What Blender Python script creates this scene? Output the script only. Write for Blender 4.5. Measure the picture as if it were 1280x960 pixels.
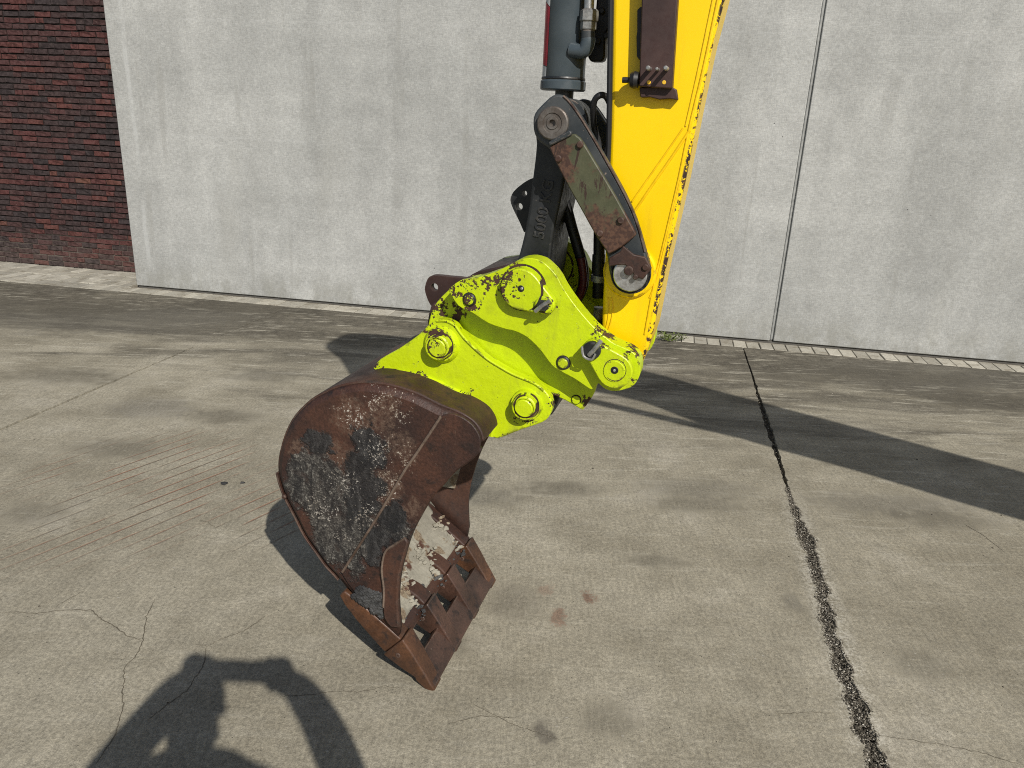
import bpy, bmesh, math, random
from mathutils import Vector, Matrix
from mathutils import noise as mnoise

for o in list(bpy.data.objects): bpy.data.objects.remove(o)
SC = bpy.context.scene
COL = SC.collection
S = 0.854                      # site units to metres
R = math.radians

# ------------------------------------------------------------------ camera
cam = bpy.data.cameras.new("camera")
cam.sensor_width = 36.0
cam.lens = 27.03
cam.clip_start = 0.05
cam.clip_end = 500
camo = bpy.data.objects.new("camera", cam)
COL.objects.link(camo)
_R = Matrix([[0.999044, -0.043717, 0.0], [0.014234, 0.325286, -0.945509], [0.041335, 0.944605, 0.325597]])
camo.matrix_world = Matrix.Translation((0, 0, 2.05*S)) @ _R.to_4x4()
SC.camera = camo

# ------------------------------------------------------------------ sky, sun, exposure
SUN = Vector((0.3045, -0.7292, 0.6129)).normalized()
wd = bpy.data.worlds.new("World"); SC.world = wd; wd.use_nodes = True
nt = wd.node_tree
sky = nt.nodes.new("ShaderNodeTexSky"); sky.sky_type = 'NISHITA'; sky.sun_disc = False
sky.sun_elevation = math.asin(SUN.z); sky.sun_rotation = math.atan2(SUN.x, SUN.y)
nt.links.new(sky.outputs[0], nt.nodes["Background"].inputs[0])
nt.nodes["Background"].inputs[1].default_value = 0.072
sl = bpy.data.lights.new("sun", 'SUN'); sl.energy = 4.6; sl.angle = R(0.53); sl.color = (1.0, 0.955, 0.88)
so = bpy.data.objects.new("sun", sl); COL.objects.link(so)
so.rotation_euler = SUN.to_track_quat('Z', 'Y').to_euler(); so.location = (4, -8, 9)
SC.view_settings.view_transform = 'Standard'
SC.view_settings.look = 'None'
SC.view_settings.exposure = 0.0
SC.view_settings.gamma = 1.0
SC.cycles.use_denoising = False; SC.cycles.filter_width = 1.05; SC.cycles.max_bounces = 5; SC.cycles.diffuse_bounces = 3; SC.cycles.glossy_bounces = 2; SC.cycles.transmission_bounces = 1

# ------------------------------------------------------------------ node helper
class M:
    def __init__(s, name):
        s.m = bpy.data.materials.new(name); s.m.use_nodes = True
        s.t = s.m.node_tree; s.b = s.t.nodes["Principled BSDF"]; s._co = None
    def n(s, typ, **k):
        x = s.t.nodes.new(typ)
        for a, b in k.items(): setattr(x, a, b)
        return x
    def put(s, sock, v):
        if isinstance(v, bpy.types.NodeSocket): s.t.links.new(v, sock)
        elif v is not None:
            if isinstance(v, (tuple, list)) and len(v) == 3 and sock.type == 'RGBA': v = (*v, 1)
            sock.default_value = v
    @property
    def co(s):
        if s._co is None:
            tc = s.n("ShaderNodeTexCoord"); v = s.n("ShaderNodeVectorMath", operation='SCALE')
            s.put(v.inputs[0], tc.outputs["Object"]); v.inputs[3].default_value = 1/S
            s._co = v.outputs[0]
        return s._co
    def wco(s, sx, sy, sz, rz=0.0, co=None):
        mp = s.n("ShaderNodeMapping"); s.put(mp.inputs[0], co or s.co)
        mp.inputs[2].default_value = (0, 0, rz); mp.inputs[3].default_value = (sx, sy, sz)
        return mp.outputs[0]
    def noise(s, scale, detail=4, rough=.55, co=None, dist=0.0):
        x = s.n("ShaderNodeTexNoise"); s.put(x.inputs["Vector"], co or s.co)
        x.inputs["Scale"].default_value = scale; x.inputs["Detail"].default_value = detail
        x.inputs["Roughness"].default_value = rough; x.inputs["Distortion"].default_value = dist
        return x.outputs[0]
    def vor(s, scale, co=None, feature='F1', out=0):
        x = s.n("ShaderNodeTexVoronoi", feature=feature); s.put(x.inputs["Vector"], co or s.co)
        x.inputs["Scale"].default_value = scale
        return x.outputs[out]
    def warp(s, scale, amt, co=None):
        x = s.n("ShaderNodeTexNoise"); s.put(x.inputs["Vector"], co or s.co); x.inputs["Scale"].default_value = scale; x.inputs["Detail"].default_value = 4; x.inputs["Roughness"].default_value = .65
        a = s.n("ShaderNodeVectorMath", operation='SUBTRACT'); s.put(a.inputs[0], x.outputs[1]); a.inputs[1].default_value = (.5, .5, .5)
        b = s.n("ShaderNodeVectorMath", operation='SCALE'); s.put(b.inputs[0], a.outputs[0]); b.inputs[3].default_value = amt
        c = s.n("ShaderNodeVectorMath", operation='ADD'); s.put(c.inputs[0], co or s.co); s.put(c.inputs[1], b.outputs[0])
        return c.outputs[0]
    def balls(s, lst, co=None):
        w = None
        for c, r0, r1 in lst:
            b = s.ball(c, r0, r1, co, (1, 0, 1)); w = b if w is None else s.mx(w, b)
        return w
    def mr(s, v, a, b, c=0., d=1., smooth=True):
        x = s.n("ShaderNodeMapRange"); x.interpolation_type = 'SMOOTHSTEP' if smooth else 'LINEAR'
        s.put(x.inputs[0], v)
        for i, q in enumerate((a, b, c, d)): x.inputs[i+1].default_value = q
        return x.outputs[0]
    def ma(s, op, a, b=None, c=None):
        x = s.n("ShaderNodeMath", operation=op); s.put(x.inputs[0], a); s.put(x.inputs[1], b); s.put(x.inputs[2], c)
        return x.outputs[0]
    def mul(s, a, b): return s.ma('MULTIPLY', a, b)
    def add(s, a, b): return s.ma('ADD', a, b)
    def mx(s, a, b): return s.ma('MAXIMUM', a, b)
    def mix(s, f, a, b, mode='MIX'):
        x = s.n("ShaderNodeMix", data_type='RGBA', blend_type=mode)
        s.put(x.inputs[0], f); s.put(x.inputs[6], a); s.put(x.inputs[7], b)
        return x.outputs[2]
    def val(s, col, f):          # colour times a grey factor
        return s.mix(1.0, col, s.grey(f), 'MULTIPLY')
    def grey(s, f):
        x = s.n("ShaderNodeCombineColor")
        for i in range(3): s.put(x.inputs[i], f)
        return x.outputs[0]
    def ball(s, c, r0, r1, co=None, sq=(1, 1, 1)):    # 1 inside r0, 0 outside r1
        mp = s.n("ShaderNodeVectorMath", operation='SUBTRACT'); s.put(mp.inputs[0], co or s.co); mp.inputs[1].default_value = c
        m2 = s.n("ShaderNodeVectorMath", operation='MULTIPLY'); s.put(m2.inputs[0], mp.outputs[0]); m2.inputs[1].default_value = sq
        l = s.n("ShaderNodeVectorMath", operation='LENGTH'); s.put(l.inputs[0], m2.outputs[0])
        return s.mr(l.outputs["Value"], r0, r1, 1, 0)
    def xyz(s, co=None):
        x = s.n("ShaderNodeSeparateXYZ"); s.put(x.inputs[0], co or s.co); return x.outputs
    def edge(s, r=0.006, a=0.97, b=0.80):              # 1 where the surface turns over an edge
        bv = s.n("ShaderNodeBevel", samples=4); bv.inputs[0].default_value = r*S
        g = s.n("ShaderNodeNewGeometry")
        d = s.n("ShaderNodeVectorMath", operation='DOT_PRODUCT'); s.put(d.inputs[0], bv.outputs[0]); s.put(d.inputs[1], g.outputs["Normal"])
        return s.mr(d.outputs["Value"], a, b, 0, 1)
    def bump(s, h, strength=.4, dist=.004, normal=None):
        x = s.n("ShaderNodeBump"); s.put(x.inputs["Height"], h); x.inputs["Strength"].default_value = strength
        x.inputs["Distance"].default_value = dist; s.put(x.inputs["Normal"], normal)
        return x.outputs[0]
    def done(s, col, rough=.6, metal=0.0, normal=None, spec=None):
        s.put(s.b.inputs["Base Color"], col); s.put(s.b.inputs["Roughness"], rough); s.put(s.b.inputs["Metallic"], metal)
        if normal is not None: s.put(s.b.inputs["Normal"], normal)
        if spec is not None: s.put(s.b.inputs["Specular IOR Level"], spec)
        return s.m

# ------------------------------------------------------------------ materials
def mat_lime():
    m = M("lime_paint")
    n1 = m.noise(3, 3); n2 = m.noise(30, 4, .65); n3 = m.noise(95, 3, .7); n4 = m.noise(14, 4, .65)
    c = m.mix(m.mr(n1, .3, .7), (.47, .585, .003), (.53, .655, .004))
    c = m.mix(m.mul(m.mr(n4, .50, .72), .40), c, (.33, .38, .016))
    c = m.mix(m.mul(m.mr(m.noise(6, 5, .7, m.wco(1.8, 1, .4), .6), .52, .72), .42), c, (.26, .27, .03))
    fine = m.add(m.mul(m.mr(n2, .30, .70), .62), m.mul(m.mr(n3, .28, .72), .38))
    e = m.mul(m.edge(.016, .992, .90), m.mr(n4, .36, .62))
    e = m.mr(m.add(m.mul(e, .50), fine), .90, .98)
    w = m.balls((((0.027, 0.145, 1.518), 0, 0.1), ((0.101, 0.145, 1.546), 0, 0.06), ((0.185, 0.110, 1.553), 0.02, 0.085), ((-0.086, 0.200, 1.413), 0, 0.07), ((-0.078, 0.150, 1.346), 0, 0.08), ((-0.304, 0.175, 1.180), 0, 0.07), ((0.255, 0.160, 1.071), 0, 0.06), ((0.339, 0.200, 1.151), 0, 0.05), ((0.464, 0.200, 1.154), 0, 0.05), ((0.621, 0.145, 1.278), 0, 0.04), ((0.511, 0.145, 1.398), 0, 0.06), ((0.319, 0.100, 1.496), 0, 0.055), ((-0.150, 0.175, 1.180), 0, 0.07), ((0.031, 0.175, 1.127), 0, 0.07), ((0.052, 0.140, 1.473), 0, 0.07), ((-0.013, 0.200, 1.406), 0, 0.07), ((0.480, 0.145, 1.420), 0, 0.05), ((0.600, 0.145, 1.369), 0, 0.05)))
    w = m.mr(m.add(m.mul(w, .50), fine), .90, .97)
    rings = None
    for (a, b), r, wd in (((0.2330, 1.5391), 0.0732, 0.006), ((-0.0461, 1.3130), 0.0389, 0.004), ((0.2647, 1.1411), 0.0384, 0.005), ((0.0529, 1.4818), 0.0219, 0.004), ((0.3813, 1.3056), 0.0226, 0.003), ((0.4184, 1.1550), 0.0159, 0.0025), ((0.5565, 1.3152), 0.0349, 0.002), ((-0.0538, 1.3067), 0.0476, 0.003), ((0.2597, 1.1333), 0.0455, 0.003)):
        d = m.n("ShaderNodeVectorMath", operation='SUBTRACT'); m.put(d.inputs[0], m.co); d.inputs[1].default_value = (a, 0, b)
        q = m.n("ShaderNodeVectorMath", operation='MULTIPLY'); m.put(q.inputs[0], d.outputs[0]); q.inputs[1].default_value = (1, 0, 1)
        l = m.n("ShaderNodeVectorMath", operation='LENGTH'); m.put(l.inputs[0], q.outputs[0])
        g = m.mr(m.ma('ABSOLUTE', m.add(l.outputs["Value"], -r)), wd*.35, wd*1.3, 1, 0)
        rings = g if rings is None else m.mx(rings, g)
    rings = m.mr(m.add(m.mul(rings, .75), m.add(m.mul(n4, .75), m.mul(m.mr(n2, .3, .7), .25))), 1.09, 1.17)
    tiny = m.mr(m.noise(130, 2, .5), .73, .77)
    chip = m.mx(m.mx(m.mx(e, w), tiny), rings)
    c = m.mix(chip, c, m.mix(m.mr(n2, .4, .6), (.016, .009, .007), (.060, .026, .016)))
    h = m.add(m.mul(n3, .3), m.add(m.mul(m.noise(38, 3, .6), 1.0), m.mul(chip, -1.4)))
    return m.done(c, m.mr(chip, 0, 1, .36, .75), 0, m.bump(h, .6, .003))
def mat_yellow():
    m = M("yellow_paint")
    n1 = m.noise(2.2, 5); n2 = m.noise(38, 5, .65); n4 = m.noise(9, 5)
    c = m.mix(m.mr(n1, .3, .75), (.88, .585, .0), (.93, .625, .001))
    x = m.xyz()
    e = m.mul(m.edge(.012, .99, .88), m.mr(n2, .50, .56))
    # the worn rim runs down the right-hand edge of the stick: distance to that edge line
    d = m.add(x[0], m.add(m.mul(x[2], -.1115), -.4835))
    rim = m.mul(m.mr(d, -.012, -.006), m.mr(m.add(m.noise(75, 4, .65), m.mul(m.noise(7, 3), .8)), .90, .96))
    rim = m.mul(rim, m.mr(x[1], .272, .300, 1, .0))
    tiny = m.mr(m.noise(60, 2, .4), .77, .80)
    chip = m.mx(m.mx(m.mr(e, .3, .55), rim), tiny)
    dirt = m.mx(m.mul(m.mr(n4, .55, .8), .25), m.mul(m.mr(m.noise(5, 5, .7, m.wco(2.2, 1, .25)), .56, .72), .28))
    c = m.mix(dirt, c, (.50, .30, .02))
    c = m.mix(chip, c, m.mix(m.mr(n2, .45, .62), (.020, .010, .007), (.070, .030, .014)))
    h = m.add(m.mul(m.noise(30, 3), .5), m.mul(chip, -1))
    return m.done(c, m.mr(chip, 0, 1, .33, .8), 0, m.bump(h, .25, .002))
def mat_rust(name, a=(.030, .0135, .0095), b=(.068, .0295, .0175), cdark=(.015, .009, .007), specks=.5, rough=.62, worn=1.0):
    m = M(name)
    n1 = m.noise(4, 6, .6); n2 = m.noise(22, 6, .65); n3 = m.noise(110, 3, .6); v = m.noise(55, 6, .75, dist=.6)
    c = m.mix(m.mr(n1, .35, .68), a, b)
    c = m.mix(m.mr(n2, .52, .72), c, cdark)
    c = m.val(c, m.mr(n3, .2, .8, .75, 1.25))
    sp = m.mul(m.mr(v, .66, .72), m.mr(m.noise(6, 4), .48, .60))
    c = m.mix(m.mul(sp, specks), c, (.42, .38, .33))
    ew = m.mul(m.mr(m.edge(.010, .99, .86), .2, .7), m.mr(n2, .42, .62))
    c = m.mix(m.mul(ew, .65*worn), c, (.23, .17, .13)) if worn else c
    h = m.add(m.mul(n2, .6), m.mul(n3, .35))
    return m.done(c, m.mr(n2, .3, .7, rough-.12, rough+.15), 0, m.bump(h, .55, .003))
def mat_bucket_side():
    """rusty side plate with caked asphalt and pale scrapings on the lower half"""
    m = M("bucket_side_rust")
    n1 = m.noise(4, 4, .6); n2 = m.noise(18, 5, .68); n3 = m.noise(95, 3, .65); n5 = m.noise(9, 5, .7, None, .6); gr = m.noise(64, 4, .8); n6 = m.noise(160, 2, .6)
    wc = m.warp(7, .20); wc2 = m.warp(20, .07, wc)
    c = m.mix(m.mr(n1, .34, .68), (.024, .0115, .009), (.062, .025, .0145))
    c = m.mix(m.mr(n2, .52, .72), c, (.017, .010, .008))
    c = m.val(c, m.mr(n3, .2, .8, .62, 1.4))
    dust = m.mr(m.add(m.balls((((-0.505, 0.000, 0.886), 0.02, 0.11), ((-0.363, 0.000, 0.894), 0.02, 0.14), ((-0.311, 0.000, 1.068), 0.02, 0.14), ((-0.192, 0.000, 1.086), 0.02, 0.13), ((-0.134, 0.000, 0.978), 0, 0.13), ((-0.226, 0.000, 0.810), 0.02, 0.14), ((-0.354, 0.000, 0.691), 0.1, 0.25), ((-0.165, 0.000, 0.852), 0.01, 0.1), ((-0.075, 0.000, 0.744), 0, 0.1)), wc2), m.mul(m.add(gr, n2), .55)), .95, 1.45)
    c = m.mix(m.mul(m.mul(dust, m.mr(gr, .38, .62)), .55), c, (.150, .100, .070))
    fuzz = m.add(m.mul(n5, .62), m.mul(m.mr(gr, .25, .75), .26))
    L = m.mr(m.add(m.balls((((-0.463, 0.000, 0.767), 0.06, 0.16), ((-0.388, 0.000, 0.636), 0.06, 0.16), ((-0.409, 0.000, 0.515), 0.02, 0.12), ((-0.492, 0.000, 0.826), 0.02, 0.11), ((-0.308, 0.000, 0.635), 0.03, 0.13), ((-0.328, 0.000, 0.499), 0, 0.09), ((-0.136, 0.000, 0.669), 0, 0.09)), wc2), fuzz), .62, 1.02)
    D = m.mr(m.add(m.balls((((-0.446, 0.000, 0.933), 0.015, 0.075), ((-0.281, 0.000, 0.847), 0.03, 0.12), ((-0.230, 0.000, 0.947), 0.01, 0.09), ((-0.289, 0.000, 0.751), 0.02, 0.1), ((-0.166, 0.000, 0.727), 0.02, 0.09), ((-0.205, 0.000, 0.607), 0.02, 0.09), ((-0.268, 0.000, 1.016), 0, 0.07), ((-0.231, 0.000, 0.552), 0, 0.07), ((-0.267, 0.000, 0.334), 0.02, 0.08)), wc2), fuzz), .66, 1.00)
    sm = m.noise(20, 5, .72, m.wco(1.5, 1, .45, 0, m.warp(4, .12)), .8)
    light = m.mix(m.mr(sm, .40, .66), (.009, .009, .009), (.070, .065, .056))
    light = m.mix(m.mul(m.mul(m.mr(m.add(gr, m.mul(n6, .4)), .70, .84), m.mr(sm, .34, .58)), .85), light, (.24, .23, .20))
    light = m.mix(m.mul(m.mr(n5, .54, .68), .6), light, (.050, .030, .021))
    dark = m.mix(m.mr(sm, .42, .70), (.006, .006, .0065), (.050, .048, .046))
    dark = m.mix(m.mul(m.mr(gr, .62, .74), .7), dark, (.12, .118, .11))
    a = m.mx(L, D)
    c = m.mix(m.mul(L, .90), c, light); c = m.mix(m.mul(D, .94), c, dark)
    sp = m.mr(m.add(m.mul(m.balls((((-0.215, 0.000, 1.126), 0, 0.1), ((-0.133, 0.000, 1.109), 0, 0.11), ((-0.165, 0.000, 0.852), 0, 0.09), ((-0.202, 0.000, 0.808), 0.01, 0.06), ((-0.374, 0.000, 1.082), 0, 0.035), ((-0.350, 0.000, 0.819), 0, 0.14), ((-0.451, 0.000, 0.673), 0, 0.14), ((-0.275, 0.000, 0.690), 0.02, 0.1), ((-0.373, 0.000, 0.596), 0.01, 0.06), ((-0.208, 0.000, 0.965), 0, 0.13), ((-0.119, 0.000, 0.950), 0, 0.08), ((-0.311, 0.000, 1.068), 0, 0.09), ((-0.195, 0.000, 0.877), 0, 0.08), ((-0.253, 0.000, 0.711), 0, 0.06)), wc), .30), m.add(m.mul(m.mr(gr, .3, .75), .55), m.mul(m.mr(n6, .3, .7), .35))), .80, .88)
    c = m.mix(m.mul(sp, .80), c, m.mix(m.mr(n5, .4, .6), (.33, .28, .22), (.58, .54, .48)))
    scr = m.mr(m.noise(30, 3, .6, m.wco(2.6, 1, .16, 0, m.warp(3, .15))), .70, .73)
    c = m.mix(m.mul(scr, .4), c, (.20, .14, .10))
    h = m.add(m.mul(n2, .5), m.add(m.mul(n3, .35), m.mul(a, m.add(m.mul(gr, 2.6), .8))))
    return m.done(c, m.mr(a, 0, 1, .58, .72), 0, m.bump(h, .8, .006))
def mat_mud():
    m = M("dried_mud")
    n1 = m.noise(5, 6, .62); n2 = m.noise(17, 5, .6); n3 = m.noise(80, 4, .7)
    c = m.mix(m.mr(n1, .3, .7), (.23, .213, .170), (.335, .315, .258))
    spots = m.mr(m.noise(15, 3, .5, dist=.5), .525, .575)
    c = m.mix(m.mul(spots, .85), c, m.mix(m.mr(n3, .4, .6), (.13, .085, .05), (.22, .17, .11)))
    rust = m.mr(m.noise(8, 5, .6), .58, .66)
    c = m.mix(rust, c, (.07, .03, .018))
    c = m.val(c, m.mr(n3, .2, .8, .85, 1.12))
    return m.done(c, .88, 0, m.bump(m.add(m.mul(n2, .8), m.mul(n3, .3)), .6, .006))
def mat_dark(name, a=(.020, .022, .024), b=(.045, .048, .05), rough=.42, worn=(.16, .12, .09), wear=.6, metal=0.0):
    m = M(name)
    n1 = m.noise(7, 5); n2 = m.noise(48, 5, .7)
    c = m.mix(m.mr(n1, .35, .7), a, b)
    e = m.mul(m.mr(m.mul(m.edge(.008, .985, .84), m.mr(n2, .42, .56)), .3, .6), wear)
    sp = m.mul(m.mr(m.noise(85, 3, .6), .70, .75), wear)
    c = m.mix(m.mx(e, sp), c, worn)
    return m.done(c, m.mr(n2, .3, .7, rough-.08, rough+.14), metal, m.bump(n2, .25, .0015))
def mat_olive():
    m = M("olive_worn_paint")
    n1 = m.noise(9, 6, .65); n2 = m.noise(30, 6, .7); sc = m.noise(24, 5, .75, m.wco(1, 1, .25), 1.2); n3 = m.noise(90, 3)
    c = m.mix(m.mr(n1, .35, .65), (.052, .056, .027), (.090, .090, .048))
    x = m.xyz()
    ends = None
    for cc, r0, r1 in (((0.313, 0.160, 1.961), 0, 0.07), ((0.517, 0.160, 1.713), 0.02, 0.12), ((0.452, 0.160, 1.744), 0, 0.09), ((0.561, 0.160, 1.765), 0, 0.08), ((0.341, 0.160, 1.904), 0, 0.06)):
        b = m.ball(cc, r0, r1); ends = b if ends is None else m.mx(ends, b)
    r = m.mr(m.add(m.mul(ends, .34), n2), .56, .72)
    c = m.mix(r, c, m.mix(m.mr(n3, .4, .6), (.050, .024, .016), (.095, .048, .029)))
    c = m.mix(m.mr(sc, .57, .63), c, (.035, .018, .012))
    c = m.mix(m.mr(m.edge(.006, .98, .85), .3, .7), c, (.12, .055, .03))
    return m.done(c, .55, 0, m.bump(m.add(n2, m.mul(sc, .5)), .5, .002))
def mat_steel(name, col=(.42, .42, .40), rough=.45, metal=.7, dirt=.6):
    m = M(name)
    n1 = m.noise(14, 6, .7); n2 = m.noise(70, 4, .7)
    c = m.mix(m.mul(m.mr(n1, .42, .62), dirt), col, (.075, .055, .042))
    return m.done(c, m.mr(n2, .3, .7, rough-.1, rough+.15), metal, m.bump(n2, .25, .0012))
def mat_plain(name, col, rough=.5, metal=0.0, var=.25, sc=20):
    m = M(name); n1 = m.noise(sc, 5, .6)
    return m.done(m.val(col, m.mr(n1, .25, .75, 1-var, 1+var)), rough, metal, m.bump(n1, .15, .001))
def mat_ground():
    m = M("yard_concrete")
    x = m.xyz()
    n1 = m.noise(.42, 4, .6); n2 = m.noise(1.6, 5, .64); n3 = m.noise(11, 4, .7); n4 = m.noise(62, 3, .72); n5 = m.noise(190, 2, .7)
    broom = m.noise(46, 3, .7, m.wco(1.4, .16, 1, R(-33)), .8)      # fine broom streaks
    streak = m.noise(1.5, 6, .66, m.wco(.42, 1.7, 1, R(10)), .6)    # tyre-wide dirt running along the wall
    smear = m.noise(9, 5, .68, m.wco(.30, 2.3, 1, R(11)), .5)       # thin scuffs
    c = m.mix(m.mr(n1, .34, .68), (.264, .238, .180), (.335, .306, .237))
    c = m.mix(m.mul(m.mr(m.add(n2, m.mul(m.add(n3, -.5), .35)), .44, .66), .65), c, (.192, .171, .126))
    c = m.mix(m.mul(m.mr(n2, .46, .30), .45), c, (.385, .355, .290))
    yw = m.add(m.mul(x[0], .1757), m.mul(x[1], .9844))
    far = m.mr(yw, 3.9, 7.6)
    g = m.mr(m.add(m.mul(far, .29), m.add(m.mul(streak, .68), m.add(m.mul(n3, .16), m.mul(smear, .20)))), .585, .80)
    c = m.mix(m.mul(g, .85), c, m.mix(m.mr(n3, .35, .65), (.058, .051, .040), (.105, .094, .073)))
    edge = m.mul(m.mr(m.add(yw, m.mul(m.add(n2, -.5), 2.4)), 7.0, 7.9), m.mr(m.noise(.8, 4, .6), .42, .56))
    c = m.mix(m.mul(edge, .62), c, (.055, .049, .038))
    lite = m.mul(m.mr(smear, .535, .66), m.mr(yw, 2.6, 6.2, .30, 1))
    c = m.mix(m.mul(lite, .68), c, (.40, .372, .30))
    darks = m.mul(m.mul(m.mr(smear, .465, .37), m.mr(n2, .40, .56)), m.mr(yw, 4.2, 6.4, .10, 1))
    c = m.mix(m.mul(darks, .55), c, (.110, .098, .073))
    wc = m.warp(6, .16)
    crumb = m.add(m.mul(m.mr(n3, .3, .7), .5), m.mul(m.mr(n4, .3, .7), .5))
    dj = m.ma('ABSOLUTE', m.add(x[0], m.add(m.mul(x[1], -.1862), -.9214)))
    spall = m.mul(m.mul(m.mr(dj, .02, .11, 1, 0), m.mr(x[1], 4.6, 3.4)), m.mr(m.add(crumb, n2), .85, 1.15))
    c = m.mix(m.mul(spall, .55), c, (.42, .40, .345))
    for cc, r0, r1, sq, col, k in (((0.245, 2.870, 0), 0, 0.11, (1.6, .7, 0), (.15, .072, .046), 0.6), ((0.197, 3.068, 0), 0, 0.07, (1, .8, 0), (.17, .085, .058), 0.35), ((0.390, 3.019, 0), 0, 0.09, (1.5, .8, 0), (.13, .060, .038), 0.7), ((-0.155, 3.957, 0), 0, 0.35, (.7, 1.4, 0), (.13, .12, .098), 0.5), ((1.133, 4.183, 0), 0, 0.45, (.6, 1.5, 0), (.13, .12, .098), 0.45), ((2.243, 4.082, 0), 0, 0.55, (.55, 1.6, 0), (.12, .11, .09), 0.5), ((-4.142, 7.344, 0), 0.2, 1.3, (.55, 1.4, 0), (.10, .092, .075), 0.6), ((-3.395, 7.643, 0), 0.1, 0.9, (.6, 1.2, 0), (.10, .092, .075), 0.55), ((1.339, 3.059, 0), 0, 0.1, (1, .6, 0), (.12, .11, .09), 0.5), ((0.043, 2.963, 0), 0, 0.28, (1.2, .9, 0), (.15, .135, .11), 0.4), ((-2.554, 5.084, 0), 0, 0.55, (.8, 1.2, 0), (.17, .158, .135), 0.5), ((3.931, 6.705, 0), 0.1, 1.5, (.6, 1.5, 0), (.105, .098, .082), 0.5), ((0.167, 2.179, 0), 0, 0.1, (1.4, .8, 0), (.09, .08, .066), 0.7), ((-4.841, 7.725, 0), 0, 1, (0.5, 1.6, 0), (.085, .076, .058), 0.7), ((-2.971, 8.078, 0), 0, 0.8, (0.6, 1.8, 0), (.085, .076, .058), 0.7), ((-2.010, 5.882, 0), 0, 0.5, (0.7, 1.5, 0), (.085, .076, .058), 0.55), ((-3.456, 5.682, 0), 0, 0.6, (0.6, 1.4, 0), (.085, .076, .058), 0.5), ((-2.438, 4.392, 0), 0, 0.45, (0.7, 1.3, 0), (.085, .076, .058), 0.45), ((-2.007, 4.994, 0), 0, 0.4, (0.7, 1.3, 0), (.085, .076, .058), 0.5), ((3.463, 6.641, 0), 0, 0.9, (0.5, 1.7, 0), (.085, .076, .058), 0.65), ((4.009, 6.081, 0), 0, 0.8, (0.6, 1.5, 0), (.085, .076, .058), 0.65), ((2.627, 6.525, 0), 0, 0.6, (0.6, 1.6, 0), (.085, .076, .058), 0.5), ((1.089, 3.975, 0), 0, 0.4, (0.7, 1.6, 0), (.085, .076, .058), 0.45), ((0.311, 4.104, 0), 0, 0.35, (0.7, 1.6, 0), (.085, .076, .058), 0.5), ((2.485, 3.912, 0), 0, 0.4, (0.6, 1.5, 0), (.085, .076, .058), 0.45), ((1.728, 2.642, 0), 0, 0.22, (0.8, 1.1, 0), (.085, .076, .058), 0.35), ((-0.219, 2.663, 0), 0, 0.2, (0.8, 1, 0), (.085, .076, .058), 0.4), ((0.402, 2.251, 0), 0, 0.18, (0.8, 1, 0), (.085, .076, .058), 0.35), ((-2.484, 3.556, 0), 0, 0.3, (0.8, 1.2, 0), (.085, .076, .058), 0.35), ((0.757, 3.353, 0), 0, 0.2, (0.6, 1.6, 0), (.085, .076, .058), 0.4)):
        b = m.ball(cc, r0, r1, wc, sq)
        c = m.mix(m.mul(m.mr(m.add(m.mul(b, .72), m.mul(m.add(m.mul(crumb, .6), m.mul(m.mr(n5, .25, .75), .25)), 1.1)), .80, 1.10), k), c, col)
    c = m.val(c, m.mr(broom, .2, .8, .89, 1.11))
    c = m.val(c, m.mr(n3, .2, .8, .84, 1.16))
    c = m.val(c, m.mr(n4, .2, .8, .68, 1.32))
    c = m.val(c, m.mr(n5, .2, .8, .70, 1.30))
    pm = m.noise(7, 3, .6)
    pits = m.mul(m.mr(m.vor(34, None), .09, .05), m.mr(pm, .50, .58))
    c = m.mix(m.mul(pits, .8), c, (.055, .047, .036))
    chips = m.mul(m.mr(m.vor(24, m.wco(.6, 1.3, 1, .5)), .10, .06), m.mr(pm, .50, .42))
    c = m.mix(m.mul(chips, .6), c, (.45, .43, .38))
    # faint rusty grooves cut across the slab
    t = m.add(m.mul(x[0], .835), m.mul(x[1], -.5497))
    t = m.add(t, m.mul(n1, .05))
    fr = m.ma('FRACT', m.mul(t, 1/.086))
    ln = m.mr(m.ma('ABSOLUTE', m.add(fr, -.5)), .03, .11, 1, 0)
    zone = m.mx(m.ball((-2.069, 3.924, 0), .28, .95, None, (1, .8, 0)), m.ball((-1.281, 3.536, 0), .12, .55, None, (1, .9, 0)))
    br = m.mr(m.noise(3.0, 3, .6, m.wco(1, .35, 1, R(-33))), .40, .60)
    gv = m.mul(m.mul(ln, zone), br)
    c = m.mix(m.mul(gv, .72), c, m.mix(m.mr(n2, .42, .56), (.130, .098, .068), (.245, .110, .066)))
    h = m.add(m.add(m.mul(n4, .5), m.mul(n5, .35)), m.add(m.mul(broom, .45), m.add(m.mul(pits, -2.5), m.mul(gv, -1.2))))
    return m.done(c, .92, 0, m.bump(h, .7, .0032), spec=.25)
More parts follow.
